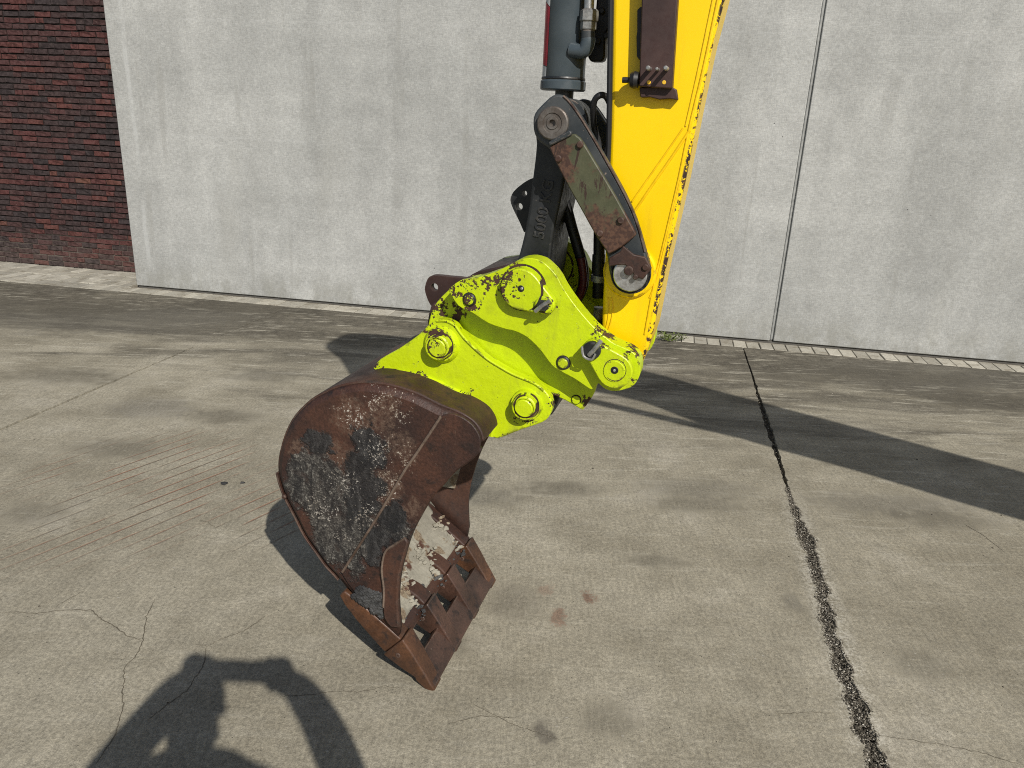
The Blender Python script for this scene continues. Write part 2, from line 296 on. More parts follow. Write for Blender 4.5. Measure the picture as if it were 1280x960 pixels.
def mat_panel():
    m = M("precast_concrete")
    x = m.xyz()
    n1 = m.noise(.65, 4, .6); n2 = m.noise(4.2, 6, .72); n3 = m.noise(30, 4, .78); n4 = m.noise(120, 3, .7)
    vs = m.noise(1.1, 6, .62, m.wco(1.5, 1, .28)); hs = m.noise(2.2, 5, .6, m.wco(.35, 1, 3.0))
    weave = m.noise(50, 3, .6, m.wco(.35, 1, 2.2)); weave2 = m.noise(60, 3, .6, m.wco(2.0, 1, .4))
    c = m.mix(m.mr(n1, .35, .68), (.338, .342, .328), (.402, .405, .388))
    c = m.val(c, m.mr(vs, .3, .72, .88, 1.09)); c = m.val(c, m.mr(hs, .3, .72, .96, 1.03))
    c = m.val(c, m.mr(n2, .25, .75, .90, 1.09))
    c = m.val(c, m.mr(weave, .25, .75, .88, 1.12)); c = m.val(c, m.mr(weave2, .25, .75, .90, 1.10))
    c = m.val(c, m.mr(n3, .25, .75, .88, 1.12)); c = m.val(c, m.mr(n4, .2, .8, .88, 1.12))
    dr = m.mul(m.mr(m.noise(1.3, 4, .6, m.wco(1, 1, .3)), .55, .75), .25)
    c = m.mix(dr, c, (.30, .295, .265))
    # pale lime runs a hand's width in from the free edge
    run = m.mul(m.mr(m.ma('ABSOLUTE', m.add(x[0], m.add(-.20, m.mul(m.add(m.noise(.9, 3), -.5), .16)))), .012, .035, 1, 0), m.mr(m.noise(1.4, 4), .42, .56))
    c = m.mix(m.mul(run, .40), c, (.50, .51, .50))
    foot = m.mul(m.mr(x[2], .02, .42, 1, 0), m.mr(m.noise(5, 5, .7, m.wco(1, 1, .6)), .38, .62))
    c = m.mix(m.mul(foot, .5), c, (.20, .196, .168))
    drip = m.mul(m.mr(m.noise(2.6, 4, .6, m.wco(2.2, 1, .10)), .58, .66), m.mr(m.noise(1.2, 3), .42, .60))
    c = m.mix(m.mul(drip, .30), c, (.235, .232, .212))
    lift = m.mr(m.ma('ABSOLUTE', m.add(m.ma('FRACT', m.mul(m.add(x[2], m.mul(n2, .02)), 1/1.16)), -.5)), .0, .016, 1, 0)
    c = m.mix(m.mul(m.mul(lift, m.mr(vs, .40, .60)), .25), c, (.46, .465, .455))
    holes = m.mr(m.vor(5.5), .036, .024); holes = m.mul(holes, m.mr(m.noise(1.7, 2), .55, .60))
    c = m.mix(holes, c, (.05, .05, .05))
    return m.done(c, .82, 0, m.bump(m.add(m.mul(n3, .5), m.add(m.mul(weave, .4), m.mul(holes, -3))), .35, .002), spec=.3)
def brick_mat(stuff=False):
    m = M("brick_clay_far" if stuff else "brick_clay")
    if stuff:
        g = m.n("ShaderNodeNewGeometry"); r = g.outputs["Random Per Island"]
    else:
        r = m.n("ShaderNodeObjectInfo").outputs["Random"]
    cr = m.n("ShaderNodeValToRGB"); m.put(cr.inputs[0], r); cr.color_ramp.interpolation = 'LINEAR'
    el = cr.color_ramp.elements
    stops = [(0, (.034, .027, .028)), (.25, (.041, .029, .029)), (.45, (.050, .030, .029)), (.66, (.064, .031, .030)), (.86, (.080, .032, .030)), (.97, (.092, .037, .032)), (1, (.118, .055, .040))]
    el[0].position = 0; el[0].color = (*stops[0][1], 1); el[1].position = 1; el[1].color = (*stops[-1][1], 1)
    for p, q in stops[1:-1]:
        e = el.new(p); e.color = (*q, 1)
    geo = m.n("ShaderNodeNewGeometry"); P = geo.outputs["Position"]
    n1 = m.noise(22, 6, .7, P); n2 = m.noise(75, 5, .7, P)
    c = m.val(cr.outputs[0], m.mr(n1, .25, .75, .42, 1.6))
    c = m.mix(m.mul(m.mr(n1, .52, .70), .55), c, (.045, .038, .036))
    c = m.mix(m.mul(m.mr(m.noise(40, 4, .7, P), .62, .72), .35), c, (.22, .17, .14))
    z = m.xyz(P)[2]
    foot = m.mul(m.mr(z, .06, .42, 1, 0), m.mr(n1, .3, .65, .35, 1))
    c = m.mix(m.mul(foot, .28), c, (.13, .10, .085))
    return m.done(c, .86, 0, m.bump(m.add(n1, m.mul(n2, .6)), .8, .006), spec=.2)
def mat_mortar():
    m = M("dark_mortar"); P = m.n("ShaderNodeNewGeometry").outputs["Position"]
    z = m.xyz(P)[2]; n = m.noise(60, 4, .7, P)
    c = m.mix(m.mr(z, .10, .50, 1, 0), (.016, .014, .013), (.12, .10, .085))
    return m.done(m.val(c, m.mr(n, .2, .8, .7, 1.3)), .95, 0, m.bump(n, .5, .003), spec=.1)
def mat_paver():
    m = M("pale_paver"); r = m.n("ShaderNodeObjectInfo").outputs["Random"]
    P = m.n("ShaderNodeNewGeometry").outputs["Position"]
    n1 = m.noise(4, 5, .6, P); n2 = m.noise(45, 5, .7, P); n3 = m.noise(160, 3, .7, P)
    c = m.mix(m.mr(n1, .35, .65), (.36, .335, .275), (.44, .415, .35))
    c = m.val(c, m.mr(r, 0, 1, .74, 1.12, False)); c = m.val(c, m.mr(n2, .2, .8, .82, 1.18)); c = m.val(c, m.mr(n3, .2, .8, .88, 1.12))
    c = m.mix(m.mul(m.mr(m.noise(9, 4, .6, P), .52, .66), .6), c, (.19, .165, .12))
    return m.done(c, .9, 0, m.bump(m.add(n2, n3), .5, .003), spec=.2)
def mat_soil(name, a, b):
    m = M(name); P = m.n("ShaderNodeNewGeometry").outputs["Position"]
    n = m.noise(30, 5, .7, P)
    return m.done(m.mix(m.mr(n, .3, .7), a, b), .95, 0, m.bump(n, .8, .008), spec=.1)
def mat_stone():
    m = M("joint_grit")
    r = m.n("ShaderNodeNewGeometry").outputs["Random Per Island"]
    cr = m.n("ShaderNodeValToRGB"); m.put(cr.inputs[0], r); el = cr.color_ramp.elements
    el[0].color = (.030, .027, .022, 1); el[1].color = (.50, .47, .40, 1); el[1].position = 1
    for p, q in ((.34, (.080, .070, .055)), (.62, (.145, .128, .10)), (.86, (.26, .235, .19))):
        e = el.new(p); e.color = (*q, 1)
    return m.done(cr.outputs[0], .9, 0, None, .2)
LIME, YEL = mat_lime(), mat_yellow()
YELS = mat_plain('yellow_weld_paint', (.80, .50, .002), .4, 0, .15, 30)
RUST = mat_rust("brown_rust", specks=.35)
RUST2 = mat_rust("orange_rust", (.046, .021, .011), (.122, .053, .025), (.020, .012, .009), specks=.22, rough=.5)
RUSTS = mat_rust("polished_rust", (.030, .0165, .012), (.072, .037, .026), (.015, .010, .009), specks=.95, rough=.34)
WELD = mat_rust("weld_rust", (.055, .034, .024), (.17, .125, .095), (.03, .018, .013), specks=1.0, rough=.5)
SIDE, MUD, OLIVE = mat_bucket_side(), mat_mud(), mat_olive()
BLACK = mat_dark("black_cast_iron", (.010, .011, .012), (.024, .026, .028), .45, (.11, .095, .08), .5)
LINKD = mat_dark("grey_link_paint", (.026, .031, .034), (.055, .060, .062), .45, (.30, .23, .18), .8)
CYL = mat_dark("slate_cylinder_paint", (.050, .066, .076), (.072, .090, .102), .34, (.14, .10, .08), .25)
RUBBER = mat_plain("black_rubber", (.010, .010, .011), .5)
REDHOSE = mat_plain("dark_red_hose", (.075, .008, .010), .45)
STEEL = mat_steel("bare_steel"); PIN = mat_steel("dirty_pin_steel", (.17, .155, .14), .5, .55, .7)
BRIGHT = mat_steel("bright_steel", (.62, .62, .60), .34, .75, .45)
CHROME = mat_plain("chrome_rod", (.55, .55, .55), .15, 1.0, .05)
BROWN = mat_dark("brown_bracket_steel", (.030, .014, .012), (.052, .025, .021), .5, (.10, .06, .045), .5)
BRASS = mat_plain("yellow_bolt_hole", (.70, .42, .03), .45)
REDDEC = mat_plain("red_decal", (.36, .012, .022), .35); WHITEDEC = mat_plain("white_decal", (.62, .62, .60), .4)
ASPH = mat_rust("asphalt_crumb", (.012, .012, .013), (.055, .054, .052), (.012, .012, .012), specks=.9, rough=.7, worn=0)
GROUND, PANEL, MORTAR, PAVER = mat_ground(), mat_panel(), mat_mortar(), mat_paver()
BRICK, BRICKF = brick_mat(), brick_mat(True)
SOIL = mat_soil("joint_soil", (.045, .040, .031), (.11, .098, .077)); SAND = mat_soil("paving_sand", (.17, .15, .115), (.26, .235, .19))
CRACK = mat_soil("crack_dirt", (.085, .074, .056), (.155, .136, .102)); GRIT = mat_stone()
SEAL = mat_plain("grey_sealant", (.27, .275, .265), .6); DARKGAP = mat_plain("dark_gap", (.10, .095, .085), .9)
LEAF = mat_plain("weed_leaf", (.115, .150, .030), .55, 0, .5, 40)
CLOTH = mat_plain("dark_jacket", (.03, .032, .04), .85); SKINM = mat_plain("skin", (.42, .24, .17), .5); HAIR = mat_plain("brown_hair", (.05, .03, .018), .7); JEANS = mat_plain("blue_jeans", (.03, .045, .09), .85)

# ------------------------------------------------------------------ mesh helpers
def ob(name, verts, faces, mat, parent=None, smooth=False, bevel=0, seg=2, scale=S):
    me = bpy.data.meshes.new(name)
    me.from_pydata([(x*scale, y*scale, z*scale) for x, y, z in verts], [], faces)
    bm = bmesh.new(); bm.from_mesh(me); bmesh.ops.recalc_face_normals(bm, faces=bm.faces); bm.to_mesh(me); bm.free()
    me.materials.append(mat)
    o = bpy.data.objects.new(name, me); COL.objects.link(o)
    if parent is not None: o.parent = parent
    if smooth or bevel:
        for p in me.polygons: p.use_smooth = True
        try: me.set_sharp_from_angle(angle=R(32 if not bevel else 40))
        except Exception: pass
    if bevel:
        b = o.modifiers.new("bevel", 'BEVEL'); b.width = bevel*S; b.segments = seg; b.limit_method = 'ANGLE'; b.angle_limit = R(32); b.harden_normals = False
    return o
def smooth_poly(p, k=3, sharp=48):
    """round a traced outline, keeping its real corners"""
    n = len(p); out = []
    def ang(i):
        a, b, c = p[i-1], p[i], p[(i+1) % n]
        u = (b[0]-a[0], b[1]-a[1]); v = (c[0]-b[0], c[1]-b[1])
        return abs(math.degrees(math.atan2(u[0]*v[1]-u[1]*v[0], u[0]*v[0]+u[1]*v[1])))
    cor = [ang(i) > sharp for i in range(n)]
    for i in range(n):
        p0, p1, p2, p3 = p[i-1], p[i], p[(i+1) % n], p[(i+2) % n]
        m1 = ((p2[0]-p0[0])/2, (p2[1]-p0[1])/2) if not cor[i] else (p2[0]-p1[0], p2[1]-p1[1])
        m2 = ((p3[0]-p1[0])/2, (p3[1]-p1[1])/2) if not cor[(i+1) % n] else (p2[0]-p1[0], p2[1]-p1[1])
        for j in range(k):
            t = j/k; a = 2*t**3-3*t**2+1; b = t**3-2*t**2+t; c = -2*t**3+3*t**2; d = t**3-t**2
            out.append((a*p1[0]+b*m1[0]+c*p2[0]+d*m2[0], a*p1[1]+b*m1[1]+c*p2[1]+d*m2[1]))
    return out
def plate(name, poly, w0, w1, mat, parent, bevel=.004, k=3, sharp=48, seg=2):
    """outline in the machine's side plane (along, up), thickness from w0 to w1 across the machine"""
    p = smooth_poly(poly, k, sharp) if k > 1 else poly
    n = len(p)
    v = [(a, w0, b) for a, b in p]+[(a, w1, b) for a, b in p]
    f = [list(range(n)), list(range(2*n-1, n-1, -1))]+[[i, (i+1) % n, n+(i+1) % n, n+i] for i in range(n)]
    return ob(name, v, f, mat, parent, bevel=bevel, seg=seg)
def lathe(name, c, prof, mat, parent, axis='w', n=28, bevel=0, smooth=True):
    """prof: (offset along axis, radius) pairs; axis w runs across the machine"""
    v, f = [], []
    for h, r in prof:
        for i in range(n):
            a = 2*math.pi*i/n; x, y = r*math.cos(a), r*math.sin(a)
            v.append((c[0]+x, c[1]+h, c[2]+y) if axis == 'w' else (c[0]+x, c[1]+y, c[2]+h) if axis == 'v' else (c[0]+h, c[1]+x, c[2]+y))
    for j in range(len(prof)-1):
        for i in range(n):
            f.append([j*n+i, j*n+(i+1) % n, (j+1)*n+(i+1) % n, (j+1)*n+i])
    f.append(list(range(n))); f.append(list(range((len(prof)-1)*n, len(prof)*n)))
    return ob(name, v, f, mat, parent, smooth=smooth, bevel=bevel)
def disc(name, uv, r, w0, w1, mat, parent, ch=.004, n=28):
    """round boss whose visible end is at w0"""
    s = 1 if w1 > w0 else -1; ch = min(ch, r*.4)
    return lathe(name, (uv[0], 0, uv[1]), [(w0, r-ch), (w0+s*ch, r), (w1, r)], mat, parent, 'w', n)
def tube(name, pts, rad, mat, parent, n=10, k=5, scale=S):
    P = [Vector(p) for p in pts]; out = []
    if k > 1 and len(P) > 2:
        for i in range(len(P)-1):
            p0, p1, p2, p3 = P[max(i-1, 0)], P[i], P[i+1], P[min(i+2, len(P)-1)]
            for j in range(k):
                t = j/k
                out.append(.5*((2*p1)+(p2-p0)*t+(2*p0-5*p1+4*p2-p3)*t*t+(3*p1-p0-3*p2+p3)*t**3))
        out.append(P[-1]); P = out
    v, f = [], []; nn = None
    for i, p in enumerate(P):
        d = (P[min(i+1, len(P)-1)]-P[max(i-1, 0)]).normalized()
        if nn is None: nn = d.orthogonal().normalized()
        nn = (nn-d*nn.dot(d)).normalized(); b = d.cross(nn)
        r = rad[i*len(rad)//len(P)] if isinstance(rad, (list, tuple)) else rad
        for q in range(n):
            a = 2*math.pi*q/n; v.append(tuple(p+nn*(r*math.cos(a))+b*(r*math.sin(a))))
    for i in range(len(P)-1):
        for q in range(n): f.append([i*n+q, i*n+(q+1) % n, (i+1)*n+(q+1) % n, (i+1)*n+q])
    f.append(list(range(n))); f.append(list(range((len(P)-1)*n, len(P)*n)))
    return ob(name, v, f, mat, parent, smooth=True, scale=scale)
def box(name, a, b, mat, parent, bevel=.003):
    (x0, y0, z0), (x1, y1, z1) = a, b
    v = [(x, y, z) for z in (z0, z1) for y in (y0, y1) for x in (x0, x1)]
    return ob(name, v, [[0, 1, 3, 2], [4, 5, 7, 6], [0, 1, 5, 4], [2, 3, 7, 6], [0, 2, 6, 4], [1, 3, 7, 5]], mat, parent, bevel=bevel)
def tag(o, label=None, cat=None, kind=None, group=None):
    if label: o["label"] = label
    if cat: o["category"] = cat
    if kind: o["kind"] = kind
    if group: o["group"] = group
    return o
def empty(name, loc, rz=0.0):
    o = bpy.data.objects.new(name, None); COL.objects.link(o); o.location = Vector(loc)*S; o.rotation_euler = (0, 0, rz)
    o.empty_display_size = .2
    return o
def cap_outline(c0, r0, c1, r1, n=14):
    """convex hull of two circles: the teardrop keeper plates"""
    dx, dy = c1[0]-c0[0], c1[1]-c0[1]; d = math.hypot(dx, dy); a = math.atan2(dy, dx); b = math.acos((r0-r1)/d)
    pts = [(c0[0]+r0*math.cos(a+b+(2*math.pi-2*b)*i/n), c0[1]+r0*math.sin(a+b+(2*math.pi-2*b)*i/n)) for i in range(n+1)]
    pts += [(c1[0]+r1*math.cos(a-b+2*b*i/n), c1[1]+r1*math.sin(a-b+2*b*i/n)) for i in range(n+1)]
    return pts

# ================================================================== THE SETTING
rng = random.Random(7)
# wall frame: x along the panels, y into the building
WO = (-4.486, 8.915); WA = math.atan(-.1785)
def wl(x, y):   # wall frame to site
    return (WO[0]+x*math.cos(WA)-y*math.sin(WA), WO[1]+x*math.sin(WA)+y*math.cos(WA))

ground = ob("ground", [(-60, -60, -.03), (60, -60, -.03), (60, 60, -.03), (-60, 60, -.03)], [[0, 1, 2, 3]], SOIL)
tag(ground, kind="structure")
# joints between the slabs: centre line points and half widths
def jl(p0, p1, n, half, jit, seed):
    a, b = [], []
    for i in range(n+1):
        t = i/n; x = p0[0]+(p1[0]-p0[0])*t; y = p0[1]+(p1[1]-p0[1])*t
        h = half(y); j = jit(y)
        na = mnoise.fractal(Vector((y*9, seed, 0)), 1.0, 2.0, 5); nb = mnoise.fractal(Vector((y*9, seed+20, 3)), 1.0, 2.0, 5)
        cx = mnoise.noise(Vector((y*1.3, seed+7, 0)))*j*.9
        a.append((x+cx-max(.001, h+na*j), y)); b.append((x+cx+max(.001, h+nb*j), y))
    return a, b
def rj_half(y):
    t = [(-9, .04), (1.2, .042), (2.2, .040), (2.7, .034), (3.2, .030), (3.45, .034), (3.62, .046), (3.8, .030), (4.1, .013), (4.6, .016), (4.9, .026), (5.4, .030), (5.75, .022), (6.1, .014), (6.6, .010), (9, .010)]
    for (a, p), (b, q) in zip(t, t[1:]):
        if y <= b: return .78*(p+(q-p)*(y-a)/(b-a))
    return .01
def rj_jit(y): return .006 if y > 6.2 else .014 if y > 3.9 else .026
far0 = wl(-14, -.325); far1 = wl(26, -.325)
def far_y(x): return far0[1]+(far1[1]-far0[1])*(x-far0[0])/(far1[0]-far0[0])
RJ0 = (2.28, far_y(2.28)); RJ1 = (1.31, 2.087); RJ2 = (.35, -3.2)
ra, rb = jl(RJ0, RJ1, 620, rj_half, rj_jit, 1.0)
ra2, rb2 = jl(RJ1, RJ2, 120, rj_half, rj_jit, 1.0)
ra += ra2[1:]; rb += rb2[1:]
lx = -2.669+(far_y(-2.62)-7.443)*.2288
la, lb = jl((lx, far_y(lx)), (-3.321, 4.593), 240, lambda y: .003 if y > 6.6 else .010 if y > 5.8 else .015, lambda y: .009, 5.0)
la2, lb2 = jl((-3.321, 4.593), (-5.15, -3.4), 80, lambda y: .015, lambda y: .006, 5.0)
la += la2[1:]; lb += lb2[1:]
def slab(poly):
    n = len(poly)
    v = [(x, y, 0) for x, y in poly]+[(x, y, -.035) for x, y in poly]
    o = ob("concrete_slab", v, [list(range(n))]+[[i, (i+1) % n, n+(i+1) % n, n+i] for i in range(n)], GROUND, ground)
    for p in o.data.polygons: p.use_smooth = False
    return o
slab([(-30, far_y(-30))]+la+[(-6, -12), (-30, -12)])
slab(lb+[(-5, -12), (0, -12)]+ra[::-1])
slab(rb+[(.4, -12), (30, -12), (30, far_y(30))])
# crumbled joint filling
def grit(name, line_a, line_b, n, z0, smin, smax, yr, label, spill=.0):
    v, f = [], []
    L = len(line_a)
    for _ in range(n):
        i = rng.randrange(L)
        a, b = line_a[i], line_b[i]
        if not (yr[0] < a[1] < yr[1]): continue
        t = rng.random()*(1+2*spill)-spill
        x = a[0]+(b[0]-a[0])*t; y = a[1]+rng.uniform(-.012, .012)
        s = smin+(smax-smin)*rng.random()**3
        z = z0+s*.5+rng.random()*.008 if 0 < t < 1 else s*.35
        base = len(v); ph = rng.random()*6.28
        for ax, ay, az in ((1, 0, 0), (0, 1, 0), (-1, 0, 0), (0, -1, 0), (0, 0, .5), (0, 0, -.5)):
            c, d = math.cos(ph), math.sin(ph); q = s*rng.uniform(.6, 1.15)
            v.append((x+(ax*c-ay*d)*q, y+(ax*d+ay*c)*q, z+az*q))
        for t3 in ((0, 1, 4), (1, 2, 4), (2, 3, 4), (3, 0, 4), (1, 0, 5), (2, 1, 5), (3, 2, 5), (0, 3, 5)): f.append([base+q for q in t3])
    o = ob(name, v, f, GRIT, None)
    return tag(o, label, "gravel", "stuff")
grit("joint_gravel", ra, rb, 34000, -.010, .0016, .0062, (1.2, 4.25), "dark crumbled grit and pale chips filling the wide slab joint", .16)
grit("joint_crumbs", ra, rb, 2600, -.024, .002, .006, (4.25, 7.2), "sparse dark crumbs in the narrow far half of the wide slab joint", .0)
grit("joint_dirt", la, lb, 900, -.027, .002, .005, (3.8, 7.6), "fine dirt lying in the narrow slab joint on the left", .0)
# hairline cracks in the middle slab
def crack(pts, wd):
    P = []
    for i in range(len(pts)-1):
        (x0, y0), (x1, y1) = pts[i], pts[i+1]
        m = max(2, int(math.hypot(x1-x0, y1-y0)/.012))
        for j in range(m):
            t = j/m; P.append((x0+(x1-x0)*t+mnoise.noise(Vector((x0*3+t*9, y0, i)))*.007, y0+(y1-y0)*t+mnoise.noise(Vector((y0*3+t*9, x0, i+9)))*.007))
    P.append(pts[-1]); v, f = [], []
    for i, p in enumerate(P):
        a, b = P[max(i-1, 0)], P[min(i+1, len(P)-1)]
        d = Vector((b[0]-a[0], b[1]-a[1])).normalized(); h = .62*wd*(.45+.75*abs(mnoise.noise(Vector((p[0]*30, p[1]*30, 2)))))*min(1, .3+i/6, .3+(len(P)-1-i)/6)
        v += [(p[0]-d.y*h, p[1]+d.x*h, .0012), (p[0]+d.y*h, p[1]-d.x*h, .0012)]
    for i in range(len(P)-1): f.append([2*i, 2*i+1, 2*i+3, 2*i+2])
    ob("crack", v, f, CRACK, ground)
for wd, pts in [(0.0045, [(-2.1098, 2.7146), (-2.0409, 2.7230), (-1.9600, 2.7177), (-1.8981, 2.7388), (-1.8193, 2.7558), (-1.7442, 2.7556), (-1.6742, 2.6996), (-1.5841, 2.6470), (-1.5244, 2.5992), (-1.4474, 2.5740)]), (0.0035, [(-1.9106, 2.7605), (-1.8860, 2.8200), (-1.8536, 2.8883)]), (0.0042, [(-1.5191, 2.8531), (-1.4998, 2.7285), (-1.4650, 2.6395), (-1.4384, 2.5616), (-1.4250, 2.4731), (-1.4401, 2.4209), (-1.4069, 2.3472), (-1.3801, 2.2807), (-1.3374, 2.1943), (-1.3053, 2.0793), (-1.3056, 1.9548)]), (0.0035, [(-1.2320, 2.5686), (-1.1761, 2.5574), (-1.1392, 2.6052), (-1.0666, 2.6593), (-1.0022, 2.7809)]), (0.004, [(-1.1773, 2.5524), (-1.1494, 2.4490), (-1.1488, 2.3118), (-1.1924, 2.2348), (-1.2286, 2.1505)]), (0.003, [(-0.8055, 2.2970), (-0.6802, 2.3156), (-0.6078, 2.3370), (-0.5164, 2.3385), (-0.4313, 2.3739), (-0.3579, 2.3698)]), (0.003, [(1.0401, 2.3168), (1.1692, 2.3368), (1.2550, 2.3338)]), (0.0032, [(1.3630, 2.2372), (1.4333, 2.2260), (1.5909, 2.2012), (1.7077, 2.1747), (1.8243, 2.1239)]), (0.003, [(-0.0961, 2.3015), (0.0533, 2.2108), (0.2227, 2.1453)]), (0.003, [(-1.6474, 3.5626), (-1.5615, 3.5362), (-1.4886, 3.4761), (-1.4378, 3.5642)]), (0.003, [(-0.1752, 2.1974), (-0.0633, 2.2430), (0.0819, 2.2398)]), (0.004, [(2.5785, 3.8749), (2.6184, 3.7463), (2.6312, 3.5826)])]: crack(pts, wd)

# pavers along the foot of the building
sand = ob("paving_bed", [(*wl(-14, -.325), -.022), (*wl(26, -.325), -.022), (*wl(26, .9), -.022), (*wl(-14, .9), -.022)], [[0, 1, 2, 3]], SAND)
tag(sand, kind="structure")
pave = []
for q in range(4):
    r = random.Random(q); x, y, z = .0605, .118, .03
    v = [(sx*(x-(.004 if t else 0))+r.uniform(-.0015, .0015), sy*(y-(.004 if t else 0))+r.uniform(-.002, .002), (0 if t else -.005) if t < 2 else 0) for t in (0, 1) for sx, sy in ((-1, -1), (1, -1), (1, 1), (-1, 1))]
    v += [(a, b, -z) for a, b, _ in v[:4]]
    f = [[4, 5, 6, 7]]+[[i, (i+1) % 4, 4+(i+1) % 4, 4+i] for i in range(4)]+[[8+i, 8+(i+1) % 4, (i+1) % 4, i] for i in range(4)]
    o = ob("paver", v, f, PAVER, sand); pave.append(o.data)
    o.location = Vector((*wl(13+q*.129, -.2), .004))*S; o.rotation_euler = (0, 0, WA)
def put_paver(x, y, rz=0.0):
    o = bpy.data.objects.new("paver", rng.choice(pave)); COL.objects.link(o); o.parent = sand
    o.location = Vector((*wl(x, y), rng.uniform(-.002, .005)))*S; o.rotation_euler = (rng.uniform(-.008, .008), rng.uniform(-.008, .008), WA+rz+rng.uniform(-.012, .012))
i = 0
while .07+i*.129 < 12.2:
    put_paver(.07+i*.129, -.198); i += 1
for j in range(4):
    for i in range(30):
        put_paver(-.075-i*.129-(j % 2)*.065, -.198+j*.247)

# precast panels
wall = empty("concrete_wall", (*wl(0, 0), 0), WA)
tag(wall, "tall pale grey precast concrete wall behind the excavator arm", "wall")
def panel(x0, x1):
    v = [(x, y, z) for z in (.008, 6.2) for y in (0, .62) for x in (x0, x1)]
    return ob("panel", v, [[0, 1, 3, 2], [4, 5, 7, 6], [0, 1, 5, 4], [2, 3, 7, 6], [0, 2, 6, 4], [1, 3, 7, 5]], PANEL, wall, bevel=.008, seg=2)
panel(0, 7.222); panel(7.256, 15)
box("joint_sealant", (7.2225, .018, .02), (7.2555, .1, 6.19), SEAL, wall, 0)
tube("joint_bead", [(7.2325, .012, .02), (7.2325, .012, 6.18)], .0095, SEAL, wall, 8, 1)
box("base_gap", (.01, .02, -.02), (14.9, .5, .0075), DARKGAP, wall, 0)

# brick wall
bw = empty("brick_wall", (*wl(0, .66), 0), WA)
tag(bw, "dark red brick wall set back left of the concrete wall", "wall")
box("mortar", (-7, .012, -.02), (.4, .3, 6.2), MORTAR, bw, 0)
BL, BH, BP, CP = .203, .0545, .2145, .0668
variants = []
def brick_geo(r, L=BL):
    x, y, z = L/2, .045, BH/2; v = []
    for i, (sx, sz) in enumerate(((-1, -1), (-.3, -1), (.35, -1), (1, -1), (1, 1), (.3, 1), (-.35, 1), (-1, 1))):
        v.append((sx*x+r.uniform(-.003, .003), r.uniform(.004, .008), sz*z+r.uniform(-.0035, .0035)))
    for i in range(8):
        a = v[i]; v.append((a[0]*.975, r.uniform(-.006, .004), a[2]*.84))
    for i in range(8):
        a = v[i]; v.append((a[0], y, a[2]))
    f = [list(range(8, 16))]+[[i, (i+1) % 8, 8+(i+1) % 8, 8+i] for i in range(8)]+[[16+i, 16+(i+1) % 8, (i+1) % 8, i] for i in range(8)]
    return v, f
cand = []
row = 0
while row*CP < 6.1:
    z = .035+row*CP; off = rng.uniform(0, BP); x = -.02-BP/2+((row % 2)*.5-.0)*BP+rng.uniform(-.02, .02)
    while x > -5.2:
        L = BL if rng.random() < .86 else .098
        if x-L/2 < .25: cand.append((x-L/2, z, L))
        x -= L+.0115
    row += 1
def score(c):
    x, z, L = c
    vis = -2.45 < x < -.12 and z < 3.75
    return (0 if vis else 1, -L, abs(z-1.7))
cand.sort(key=score)
shared = {}
for L in (BL, .098):
    shared[L] = []
    for q in range(7):
        v, f = brick_geo(random.Random(q*11+int(L*1000)), L); shared[L].append((v, f))
first = {}
sv, sf = [], []
for idx, (x, z, L) in enumerate(cand):
    q = rng.randrange(7); v, f = shared[L][q]; dy = rng.uniform(-.004, .004); dz = rng.uniform(-.003, .003)
    if idx < 300:
        if (L, q) not in first:
            o = ob("brick", v, f, BRICK, bw); first[(L, q)] = o.data
        else:
            o = bpy.data.objects.new("brick", first[(L, q)]); COL.objects.link(o); o.parent = bw
        o.location = Vector((x, dy, z+dz))*S; o.rotation_euler = (0, rng.uniform(-.006, .006), 0)
    else:
        b = len(sv); sv += [(x+a, dy+bb, z+dz+c) for a, bb, c in v]; sf += [[b+t for t in ff] for ff in f]
tag(ob("bricks", sv, sf, BRICKF, bw), kind="stuff")

# ================================================================== MACHINE FRAME: x along the machine, y across it, z up
MO = (-0.2417, 2.3598, 0); MA = -0.268423

# ------------------------------------------------------------------ bucket
bk = empty("excavator_bucket", MO, MA)
tag(bk, "rusty brown digging bucket with caked asphalt hanging below the lime coupler", "bucket")
DX, DN = (-.738, .675), (.675, .738)
def fl(a, n): return (a*DX[0]+n*DN[0], a*DX[1]+n*DN[1])     # along the floor from the tips, above the floor
W0, W1 = .022, .775
outer = [(-0.3944, 0.3896), (-0.4233, 0.4181), (-0.4490, 0.4437), (-0.4869, 0.4941), (-0.5308, 0.5533), (-0.5640, 0.6208), (-0.6029, 0.6965), (-0.6238, 0.7615), (-0.6290, 0.8091), (-0.6202, 0.8681), (-0.5903, 0.9545), (-0.5473, 1.0286), (-0.4839, 1.0949), (-0.4358, 1.1283), (-0.3825, 1.1591), (-0.3183, 1.1823), (-0.2585, 1.1947), (-0.1676, 1.1942), (-0.0869, 1.1798), (-0.0412, 1.1651), (0.0071, 1.1480), (0.0523, 1.1376), (0.0917, 1.1237), (0.1256, 1.1033), (0.1486, 1.0728), (0.1580, 1.0399)]
outer = [fl(.215, .0), fl(.36, -.004)]+outer
def inset(path, d):
    out = []
    for i, p in enumerate(path):
        a, b = path[max(i-1, 0)], path[min(i+1, len(path)-1)]
        t = Vector((b[0]-a[0], b[1]-a[1])).normalized(); out.append((p[0]+t.y*d, p[1]-t.x*d))
    return out
def fine(path, k=4):
    P = [Vector((a, b, 0)) for a, b in path]; out = []
    for i in range(len(P)-1):
        p0, p1, p2, p3 = P[max(i-1, 0)], P[i], P[i+1], P[min(i+2, len(P)-1)]
        for j in range(k):
            t = j/k; q = .5*((2*p1)+(p2-p0)*t+(2*p0-5*p1+4*p2-p3)*t*t+(3*p1-p0-3*p2+p3)*t**3); out.append((q.x, q.y))
    out.append(path[-1]); return out
of = fine(outer, 3)
